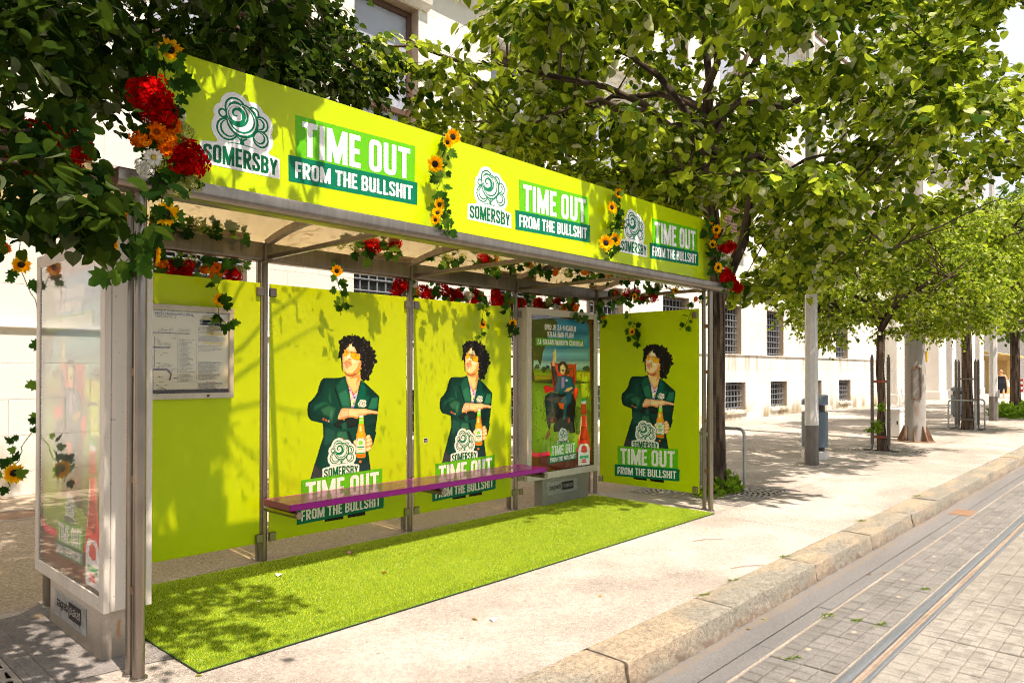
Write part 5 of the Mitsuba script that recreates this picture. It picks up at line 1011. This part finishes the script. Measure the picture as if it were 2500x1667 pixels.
# ---------------------------------------------------------------- tree pits, grates, ground plants
def grate_quadrant():
    sq = sbox(0.003, .003, .70, .70).difference(Point(0, 0).buffer(.20, 10)); slots = []
    for i, rad in enumerate(np.arange(.25, .97, .062)):
        n = max(2, int(rad * 1.57 / .15)); st = (math.pi / 2) / n
        for j in range(n):
            a = np.linspace(j * st + .030 / rad, (j + 1) * st - .030 / rad, 5); slots.append(LineString([(rad * math.cos(q), rad * math.sin(q)) for q in a]).buffer(.0165, cap_style=1, resolution=2))
    return extrude(sq.difference(unary_union(slots).intersection(sbox(.03, .03, .68, .68))), .007)
QD = P(grate_quadrant(), 'cast_iron')
GL_ = ['cast iron tree grate with curved slots at the lower left corner', 'cast iron tree grate with curved slots behind the end panel of the shelter', 'cast iron tree grate around the young guarded linden', 'cast iron tree grate between two bike racks further along']
for (x, y), lb in zip(GR, GL_):
    g = thing('tree_grate', lb, 'tree grate', 'grates round the street trees')
    for q in range(4): obj('plate', QD, g, tr(x, y, -.005) @ rot([0, 0, 1], 90 * q))
    obj('frame', P(extrude(sbox(x - .74, y - .74, x + .74, y + .74).difference(sbox(x - .704, y - .704, x + .704, y + .704)), .03).apply_transform(tr(0, 0, -.026)), 'patch'), g)
    obj('tree_pit', P(sheet(sbox(x - .74, y - .74, x + .74, y + .74), -.06), 'earth'), kind='structure')
obj('edging_stone', P(cat([cbox(-.358, -.287, -.2 + .47 * i, .266 + .47 * i, -.1, .006, .004) for i in range(4)]), 'patch'), kind='structure')
def plant(name, label, cat_, spots, seed, size, n, cols, kind=None, tpl=SMALL, up=1.0):
    r = np.random.default_rng(seed); pos, al = [], []
    for x, y, z, rad, h in spots:
        d = r.normal(0, 1, (n, 3)); d[:, 2] = np.abs(d[:, 2]); d /= np.linalg.norm(d, axis=1, keepdims=True); p = d * np.array([rad, rad, h]) * r.uniform(.35, 1, (n, 1)) + np.array([x, y, z]); pos.append(p); al.append(d + np.array([0, 0, .2]) * up + r.normal(0, .4, (n, 3)))
    pos, al = np.vstack(pos), np.vstack(al); m = len(pos); c = np.array(cols, float); t = r.random((m, 1))
    v, f, cc = scatter(tpl, pos, al, np.array([0, 0, 1.0]) + r.normal(0, .5, (m, 3)), size * r.uniform(.6, 1.2, m), c[0] * (1 - t) + c[1] * t)
    k = thing(name, label, cat_, {'weed': 'weeds in the paving joints', 'shoots': 'shoots at the tree trunks'}.get(cat_)); obj('leaves', P(tm(v, f), 'leaf', color=cc), k, kind='stuff')
    obj('stems', P(cat([tube([(x, y, z), (x + .02, y + .01, z + h * .4), (x + dx, y + dy, z + h * .8)], [.004, .003, .002], 4) for x, y, z, rad, h in spots for dx, dy in ((rad * .5, 0), (-rad * .4, rad * .3), (.0, -rad * .5))]), 'matte', color='50641e'), k)
SUCK = ([.10, .20, .015], [.30, .46, .03])
plant('root_shoots', 'leafy green shoots at the foot of the linden trunk beside the shelter', 'shoots', [(7.08, .38, 0, .13, .24), (6.88, .38, 0, .16, .18), (7.2, .42, 0, .12, .12), (6.6, .45, 0, .2, .10)], 101, .075, 42, SUCK, tpl=LINDEN)
plant('trunk_shoots', 'green shoots growing low on the young guarded linden', 'shoots', [(13.36, .50, .42, .13, .2), (13.36, .46, .75, .09, .2), (13.3, .55, .36, .16, .08)], 102, .055, 45, SUCK, tpl=LINDEN)
plant('planted_bed', 'low leafy green bed around the distant street tree trunk', 'plant bed', [(26.6 + .25 * i, .05 + .22 * (i % 5), 0, .3, .45) for i in range(14)], 103, .14, 90, ([.10, .22, .02], [.30, .46, .04]))
weeds = [('weed_tuft', 'largest green weed tuft in the slab joint beside the joint strip', (3.60, -1.995, -.142, .045, .045), 70), ('weed_tuft', 'line of small weeds along the slab joint running to the rail', (3.66, -2.16, -.142, .05, .02), 50), ('weed_tuft', 'second clump of weeds in the slab joint near the rail', (3.69, -2.30, -.142, .05, .02), 60), ('weed_tuft', 'small weed by the kerb joint on the pavement edge', (3.05, -1.385, 0, .05, .02), 60),
         ('weed_tuft', 'weed tuft on the pavement edge above the second kerb joint', (4.42, -1.372, 0, .045, .02), 50), ('weed_tuft', 'tiny weed growing between pavement and kerb near the mat', (3.50, -1.372, 0, .03, .022), 36), ('weed_tuft', 'moss weeds in the joint before the nearest slab row', (2.75, -2.10, -.142, .06, .016), 50), ('weed_tuft', 'weeds in the far slab joint beside the rail', (4.74, -2.31, -.142, .045, .018), 50), ('weed_tuft', 'yellowish weeds along the kerb back edge further up the street', (6.3, -1.38, 0, .08, .025), 60), ('weed_tuft', 'pair of green weeds along the kerb back edge at mid distance', (8.3, -1.39, 0, .12, .03), 70)]
for i, (nm, lb, s, n) in enumerate(weeds): plant(nm, lb, 'weed', [s, (s[0] + .05, s[1] - .02, s[2], s[3] * .7, s[4] * .8)], 110 + i, .012, n // 3, ([.16, .26, .02], [.36, .44, .06]))

# ---------------------------------------------------------------- street furniture
def rack(x, y0, y1, label):
    k = thing('bike_rack', label, 'bike rack', 'bike racks beside the trees')
    obj('tube', P(tube(bend([(x, y0, 0), (x, y0, .77), (x, y1, .77), (x, y1, 0)], .09, 6), .021, 14), 'galvanised', smooth=True), k)
    for y in (y0, y1): obj('foot_plate', P(lathe([(0, .012), (.045, .010), (.05, .001)], 16), 'galvanised', smooth=35), k, tr(x, y, 0))
rack(7.44, .37, .98, 'galvanised bike rack hoop right of the big linden trunk')
rack(6.53, .37, .98, 'galvanised bike rack hoop behind the end panel of the shelter')
rack(20.15, .13, .74, 'left galvanised bike rack hoop beside the distant guarded tree')
rack(21.20, .12, .74, 'right galvanised bike rack hoop beside the distant guarded tree')
def lamp(x, y, label, r0, r1, h, zb, boxed=False):
    k = thing('lamp_post', label, 'lamp post', 'lamp posts along the pavement'); th = [(.0, r0), (zb, r0 * .985)]
    oct_ = lambda prof: lathe(prof, 8).apply_transform(tr(x, y, 0) @ rot([0, 0, 1], 10))
    obj('pole', P(oct_([(r0 * .98, zb), (r1, h), (0, h)]), 'lamp_paint'), k); obj('painted_base', P(oct_([(r0 * 1.01, 0), (r0 * .995, zb)]), 'lamp_base'), k)
    obj('collar', P(lathe([(r0 * 2.2, .004), (r0 * 2.6, .001)], 16).apply_transform(tr(x, y, 0)), 'patch'), k)
    obj('arm', P(tube([(x, y, h - .1), (x, y - .6, h + .5), (x, y - 1.8, h + .7)], .04, 8), 'lamp_paint', smooth=True), k); obj('lamp_head', P(cbox(x - .15, x + .15, y - 2.5, y - 1.7, h + .62, h + .78, .05), 'lamp_paint'), k)
    if boxed: obj('hatch', P(cbox(x - .10, x - .04, y - .17, y - .12, .72, .95, .01), 'galvanised'), k)
lamp(10.50, .66, 'tall light grey octagonal lamp post with dark painted base beside the litter bin', .108, .062, 9.0, .64)
lamp(25.0, .54, 'thinner distant lamp post with dark painted base left of the woman', .12, .07, 9.0, .75, True)
pc = thing('concrete_pole', 'thick stained concrete tram pole on rusty steel fins', 'pole')
obj('shaft', P(lathe([(.205, 0), (.200, 1.5), (.15, 9.5), (0, 9.5)], 28).apply_transform(tr(16.04, .51, 0)), 'concrete', smooth=40), pc)
for i in range(8):
    a = math.radians(45 * i + 12); f = extrude(Polygon([(.19, 0), (.36, 0), (.34, .05), (.22, .34), (.19, .34)]), .022); f.apply_transform(tr(16.04, .51, 0) @ rot([0, 0, 1], math.degrees(a)) @ tr(0, .011, 0) @ rot([1, 0, 0], 90)); obj('fin', P(f, 'rusty'), pc)
obj('foot_ring', P(lathe([(.38, 0), (.38, .018), (.19, .02)], 24).apply_transform(tr(16.04, .51, 0)), 'rusty', smooth=35), pc)
va = math.atan2(CAM[1] - .51, CAM[0] - 16.04) + .12
hatch = extrude(Polygon([(-.085, 0), (.085, 0), (.085, .62), (.06, .68), (0, .705), (-.06, .68), (-.085, .62)]).buffer(.012).difference(Polygon([(-.07, .015), (.07, .015), (.07, .61), (0, .68), (-.07, .61)])), .012)
obj('hatch_rim', P(hatch.apply_transform(tr(16.04 + .198 * math.cos(va), .51 + .198 * math.sin(va), .92) @ rot([0, 0, 1], math.degrees(va) + 90) @ rot([1, 0, 0], 90)), 'rusty'), pc)
obj('yellow_box', P(cbox(16.12, 16.20, .29, .34, 1.72, 1.95, .01), 'matte', color='d2aa3c'), pc)
obj('bracket_arm', P(cat([tube([(16.04, .4, 6.05), (16.04, -4.8, 6.35)], .035, 8), tube([(16.04, .4, 5.75), (16.04, -4.8, 6.05)], .03, 8)] + [tube([(16.04, -.8 - q, 5.86 + q * .058), (16.04, -.8 - q, 6.1 + q * .058)], .02, 6) for q in np.arange(0, 4, .8)]), 'black', smooth=40), pc)
cw = thing('overhead_wire', 'dark overhead tram wire high above the rails', 'wire'); obj('wire', P(tube([(-30, -3.3, 6.0), (40, -3.3, 6.0), (110, -3.3, 6.0)], .008, 5), 'black'), cw)
def bin_(x, y, label, k=1.0):
    b = thing('litter_bin', label, 'litter bin', 'litter bins on the pavement'); at_ = tr(x, y, 0); r = .215
    obj('concrete_foot', P(lathe([(0, 0), (r, 0), (r, .12), (r - .02, .135), (0, .135)], 28).apply_transform(at_), 'white_paint', smooth=35), b)
    obj('drum', P(lathe([(0, .20), (r - .01, .20), (r, .215), (r, .80), (r - .015, .815), (r - .06, .80), (0, .80)], 32).apply_transform(at_), 'bin_paint', smooth=35), b)
    obj('liner', P(lathe([(.16, .13), (.16, .22)], 24).apply_transform(at_), 'black', smooth=35), b); obj('neck', P(lathe([(.165, .79), (.165, .96)], 24).apply_transform(at_), 'black', smooth=35), b)
    m = lathe([(r, .93), (r, 1.05), (r - .012, 1.06), (0, 1.06)], 32); v = m.vertices.copy(); top = v[:, 2] > 1.0; v[top, 2] += (v[top, 0] * .73 - v[top, 1] * .68) * .22 * k
    obj('cap', P(tm(v, m.faces).apply_transform(at_), 'bin_paint', smooth=35), b); obj('lock', P(cbox(x - .02, x + .02, y - r - .006, y - r + .01, .26, .29, .004), 'galvanised'), b)
bin_(11.45, .96, 'blue grey round litter bin with slanted cap behind the lamp post')
bin_(23.95, 1.25, 'distant dark litter bin half hidden behind the guarded tree')
def guard(x, y, w, label, four):
    k = thing('tree_guard', label, 'tree guard', 'steel tree guards')
    for sy in (-1, 1):
        for sx in ((-1, 1) if four else (0,)):
            px, py = x + sx * w * .8, y + sy * w
            obj('bar', P(cbox(px - .008, px + .008, py - .030, py + .030, .12, 1.78, .003), 'guard_steel'), k); obj('foot', P(tube(bend([(px, py, .14), (px, py, .02), (px, py + sy * .16, .02)], .06), .016, 8), 'guard_steel', smooth=True), k)
            obj('tip', P(cbox(px - .007, px + .007, py - .018, py + .018, 1.78, 1.83, .006), 'guard_steel'), k)
    for z in (.27, 1.32):
        for sx in ((-1, 1) if four else (0,)): obj('cross_bar', P(cbox(x + sx * w * .8 - .016, x + sx * w * .8 - .004, y - w, y + w, z - .022, z + .022, .003), 'guard_steel'), k)
        if not four: obj('strap', P(lathe([(.105, z - .02), (.11, z - .018), (.11, z + .018), (.105, z + .02)], 16).apply_transform(tr(x + .05, y, 0)), 'matte', smooth=True, color='a04a34'), k)
guard(13.42, .46, .145, 'flat bar steel guard around the young linden with a reddish strap', False)
guard(20.58, .40, .22, 'four bar steel guard around the distant street tree', True)
cb = thing('white_cabinet', 'low white bench shaped cabinet left of the concrete pole', 'cabinet')
obj('body', P(cbox(16.75, 17.2, 1.0, 1.42, .02, .60, .01), 'white_paint'), cb); obj('bench_top', P(cbox(16.72, 18.6, .98, 1.44, .60, .66, .008), 'white_paint'), cb); obj('second_leg', P(cbox(18.1, 18.55, 1.02, 1.40, .02, .598, .01), 'white_paint'), cb)
obj('door_lock', P(cbox(16.744, 16.75, 1.04, 1.07, .30, .38, .003), 'black'), cb)
mh = thing('manhole_cover', 'round rusty manhole cover in the pavement at the far left', 'manhole cover'); obj('lid', P(lathe([(0, .006), (.26, .006), (.27, .001)], 32).apply_transform(tr(.62, 5.2, 0)), 'rusty', smooth=35), mh); obj('rim', P(lathe([(.285, .001), (.285, .0075), (.33, .007), (.335, .001)], 32).apply_transform(tr(.62, 5.2, 0)), 'cast_iron', smooth=35), mh)
dg = thing('drain_cover', 'small rusty drain cover in the gutter slabs beside the kerb', 'drain cover'); obj('lid', P(cbox(8.2, 8.6, -1.96, -1.75, -.16, -.134, .004), 'rusty'), dg)
# litter and fallen leaves
rl_ = np.random.default_rng(33); DRY = ['c8a032', 'd7b450', 'b48c28', 'c8c850', '8c6428', 'e6d7b4']
FL = [P(tm(*SMALL), 'leaf', color=c) for c in DRY]; spots = [(.95, .62, .02, 'pale fallen leaf on the shaded left part of the grass mat'), (2.35, .95, .02, 'small dry leaf on the middle of the grass mat'), (1.9, .55, .02, 'curled dry leaf near the front of the grass mat'), (3.4, .35, .02, 'fallen leaf at the right front of the grass mat'), (4.6, 1.2, .02, 'reddish fallen leaf under the end of the bench'), (4.9, -.45, .004, 'yellow fallen leaf on the pavement right of the mat'), (1.7, -.62, .004, 'tiny fallen leaf on the pavement before the mat'), (2.6, -.9, .004, 'pale scrap of leaf on the sunlit pavement'), (5.05, -1.95, -.135, 'green fallen leaf on the border slab'), (4.9, -1.90, -.135, 'yellow fallen leaf on the border slab'), (3.05, -1.70, -.137, 'dry leaf in the gutter under the nearest kerb joint'), (3.3, -1.72, -.137, 'curled leaf lying in the gutter near the kerb foot'), (5.9, -1.72, -.137, 'yellow leaf in the gutter at mid distance'), (6.6, -1.75, -.137, 'pale leaf in the gutter further up'), (2.05, 2.3, .004, 'yellow leaf on the rough asphalt behind the left printed panel'), (3.75, 2.2, .004, 'yellow leaf on the rough asphalt behind the right printed panel'), (4.15, -2.49, -.133, 'orange leaf lying in the rail groove'), (.5, .75, .02, 'lime green fallen leaf at the left edge of the mat'), (.2, -.18, .004, 'straw coloured scrap at the left corner of the mat')]
for x, y, z, lb in spots:
    k = thing('fallen_leaf', lb, 'fallen leaf', 'leaves fallen on the ground'); obj('blade', FL[rl_.integers(6)], k, facing((x, y, z), (rl_.normal(0, .3), rl_.normal(0, .3), 1), rl_.uniform(0, 6), rl_.uniform(.035, .055)))
for x, y, a, lb in [(4.55, -.62, .1, 'thin reddish twig on the sunlit pavement right of the mat'), (3.95, -1.27, .25, 'short dark twig lying by the kerb edge')]:
    k = thing('twig', lb, 'twig', 'twigs on the pavement'); obj('stick', P(tube([(x - .13, y + .05, .006), (x, y, .009), (x + .13 * math.cos(a), y - .10, .006)], .0025, 5), 'rusty'), k)
for x, y, z, lb in [(2.05, 1.22, .022, 'pink scrap of paper on the grass mat under the bench'), (1.32, 1.05, .022, 'white scrap of paper on the grass mat near the second post'), (1.75, -.72, .004, 'white scrap of paper on the pavement'), (5.35, 1.56, .004, 'bluish paper scrap on the pavement behind the mat')]:
    k = thing('paper_scrap', lb, 'litter', 'scraps of paper on the ground'); obj('paper', P(tm([(0, 0, 0), (.05, .01, .012), (.045, .045, .004), (.005, .04, .015)], [[0, 1, 2], [0, 2, 3]]), 'matte', color={'p': 'f096b4', 'w': 'f0f0eb', 'b': 'b4bedc'}[lb[0]]), k, tr(x, y, z))

# ---------------------------------------------------------------- the woman and the bicycle, far away
import manifold3d as m3
def ball(c, r, n=14): return m3.Manifold.sphere(float(r), n).translate([float(q) for q in c])
def limb(*j):
    out = []
    for (a, ra), (b, rb_) in zip(j, j[1:]): out.append(m3.Manifold.batch_hull([ball(a, ra), ball(b, rb_)]))
    return out
def solid(parts, e=.02, it=6):
    M = m3.Manifold.batch_boolean(parts, m3.OpType.Add).refine_to_length(e).to_mesh(); t = trimesh.Trimesh(M.vert_properties[:, :3], M.tri_verts); trimesh.smoothing.filter_taubin(t, iterations=it); return t
wm = thing('person', 'woman in a strapless black top and dark skirt walking with a pale bag', 'person')
def hand(w, s):
    out = limb((w, .024), (np.array(w) + [0, s * .005, -.05], .030), (np.array(w) + [0, s * .005, -.085], .028))
    for i, (dx, l) in enumerate([(-.026, .060), (-.009, .072), (.009, .068), (.026, .052)]):
        a = np.array(w) + [dx, s * .004, -.09]; out += limb((a, .0095), (a + [0, -s * .012, -l * .55], .0085), (a + [0, -s * .034, -l], .0075))
    a = np.array(w) + [-.03, 0, -.045]; out += limb((a, .011), (a + [-.022, -s * .008, -.03], .0095), (a + [-.024, -s * .018, -.058], .008)); return out
B = [(.0, .0)]
body = limb(((0, 0, 1.30), .065), ((0, 0, 1.38), .055), ((0, 0, 1.44), .052)) + limb(((0, .0, 1.46), .075), ((-.01, 0, 1.52), .095), ((-.005, 0, 1.56), .088)) + [ball((-.098, 0, 1.50), .016)]
body += [m3.Manifold.batch_hull([ball((0, -.15, 1.27), .06), ball((0, .15, 1.27), .06), ball((0, -.10, 1.05), .10), ball((0, .10, 1.05), .10)]), m3.Manifold.batch_hull([ball((0, -.10, 1.02), .10), ball((0, .10, 1.02), .10), ball((0, -.10, .86), .12), ball((0, .10, .86), .12)])]
for s in (-1, 1):
    st = .12 * s
    body += limb(((0, s * .10, .84), .095), ((st * .6, s * .10, .46), .058), ((st, s * .10, .27), .052), ((st * 1.3, s * .10, .08), .036)) + limb(((st * 1.3, s * .10, .06), .038), ((st * 1.3 - .14, s * .11, .03), .026))
    wr = (-.06, s * .27, .86); body += limb(((0, s * .17, 1.29), .052), ((.02, s * .24, 1.07), .040), (wr, .027)) + hand(wr, s)
WT = tr(48.6, 4.0, 0) @ rot([0, 0, 1], 12)
obj('body', P(solid(body).apply_transform(WT), 'matte', smooth=True, color='e1aa82'), wm)
top_ = [m3.Manifold.batch_hull([ball((0, -.13, 1.22), .075), ball((0, .13, 1.22), .075), ball((0, -.10, 1.0), .115), ball((0, .10, 1.0), .115)])]
obj('top', P(solid(top_).apply_transform(WT), 'matte', smooth=True, color='16161a'), wm)
obj('skirt', P(solid([m3.Manifold.batch_hull([ball((0, -.10, 1.0), .118), ball((0, .10, 1.0), .118), ball((0, -.12, .86), .14), ball((0, .12, .86), .14)]), m3.Manifold.batch_hull([ball((0, -.12, .86), .14), ball((0, .12, .86), .14), ball((.04, -.12, .42), .15), ball((-.02, .12, .42), .15)])]).apply_transform(WT), 'matte', smooth=True, color='20222c'), wm)
obj('hair', P(solid(limb(((.02, 0, 1.56), .105), ((.04, 0, 1.50), .098), ((.06, 0, 1.44), .06)), .02, 8).apply_transform(WT), 'matte', smooth=True, color='7a2a20'), wm)
obj('sunglasses', P(cat([cbox(-.115, -.095, s * .038 - .028, s * .038 + .028, 1.505, 1.54, .006) for s in (-1, 1)]).apply_transform(WT), 'black'), wm)
for s in (-1, 1): obj('sandal', P(cbox(s * .156 - .19, s * .156 + .05, s * .105 - .045, s * .105 + .045, .0, .02, .008).apply_transform(WT), 'matte', color='966446'), wm)
bg = thing('shoulder_bag', 'pale cloth bag hanging at the woman\'s side', 'bag'); obj('pouch', P(solid([m3.Manifold.batch_hull([ball((.02, -.32, .98), .05), ball((.12, -.32, .98), .05), ball((-.04, -.33, .66), .08), ball((.16, -.33, .66), .08)])]).apply_transform(WT), 'matte', smooth=True, color='e6dcc8'), bg)
obj('strap', P(tube([(0, -.19, 1.34), (.06, -.28, 1.2), (.12, -.32, 1.0)], .012, 6).apply_transform(WT), 'matte', color='d2c8b4'), bg)
bk = thing('bicycle', 'black bicycle parked at the right edge beyond the planted bed', 'bicycle')
BT = tr(37.9, 1.15, 0) @ rot([0, 0, 1], -60)
def torus(c, R, r, n=40):
    a = np.linspace(0, 2 * np.pi, n + 1); return tube([(c[0] + R * math.cos(q), c[1], c[2] + R * math.sin(q)) for q in a], r, 8, False)
for cx in (0, 1.05):
    w = obj('wheel', P(cat([tube([(cx, 0, .34), (cx + .31 * math.cos(q), 0, .34 + .31 * math.sin(q))], .003, 4) for q in np.linspace(0, 2 * np.pi, 17)[:-1]]).apply_transform(BT), 'galvanised'), bk); obj('tyre', P(torus((cx, 0, .34), .33, .022).apply_transform(BT), 'black', smooth=True), w); obj('rim', P(torus((cx, 0, .34), .305, .010).apply_transform(BT), 'galvanised', smooth=True), w)
obj('frame', P(cat([tube(q, .017, 8) for q in ([(0, 0, .34), (.45, 0, .30)], [(0, 0, .34), (.36, 0, .78)], [(.45, 0, .30), (.34, 0, .86)], [(.45, 0, .30), (.86, 0, .74)], [(.36, 0, .76), (.84, 0, .82)], [(.82, 0, .92), (.90, 0, .66), (1.05, 0, .34)])]).apply_transform(BT), 'black', smooth=40), bk)
obj('handlebar', P(tube(bend([(.78, -.28, .98), (.84, -.12, 1.0), (.82, 0, .96), (.84, .12, 1.0), (.78, .28, .98)], .05), .012, 8).apply_transform(BT), 'galvanised', smooth=True), bk); obj('saddle', P(solid([m3.Manifold.batch_hull([ball((.26, -.06, .89), .03), ball((.26, .06, .89), .03), ball((.46, 0, .90), .02)])]).apply_transform(BT), 'black', smooth=True), bk)
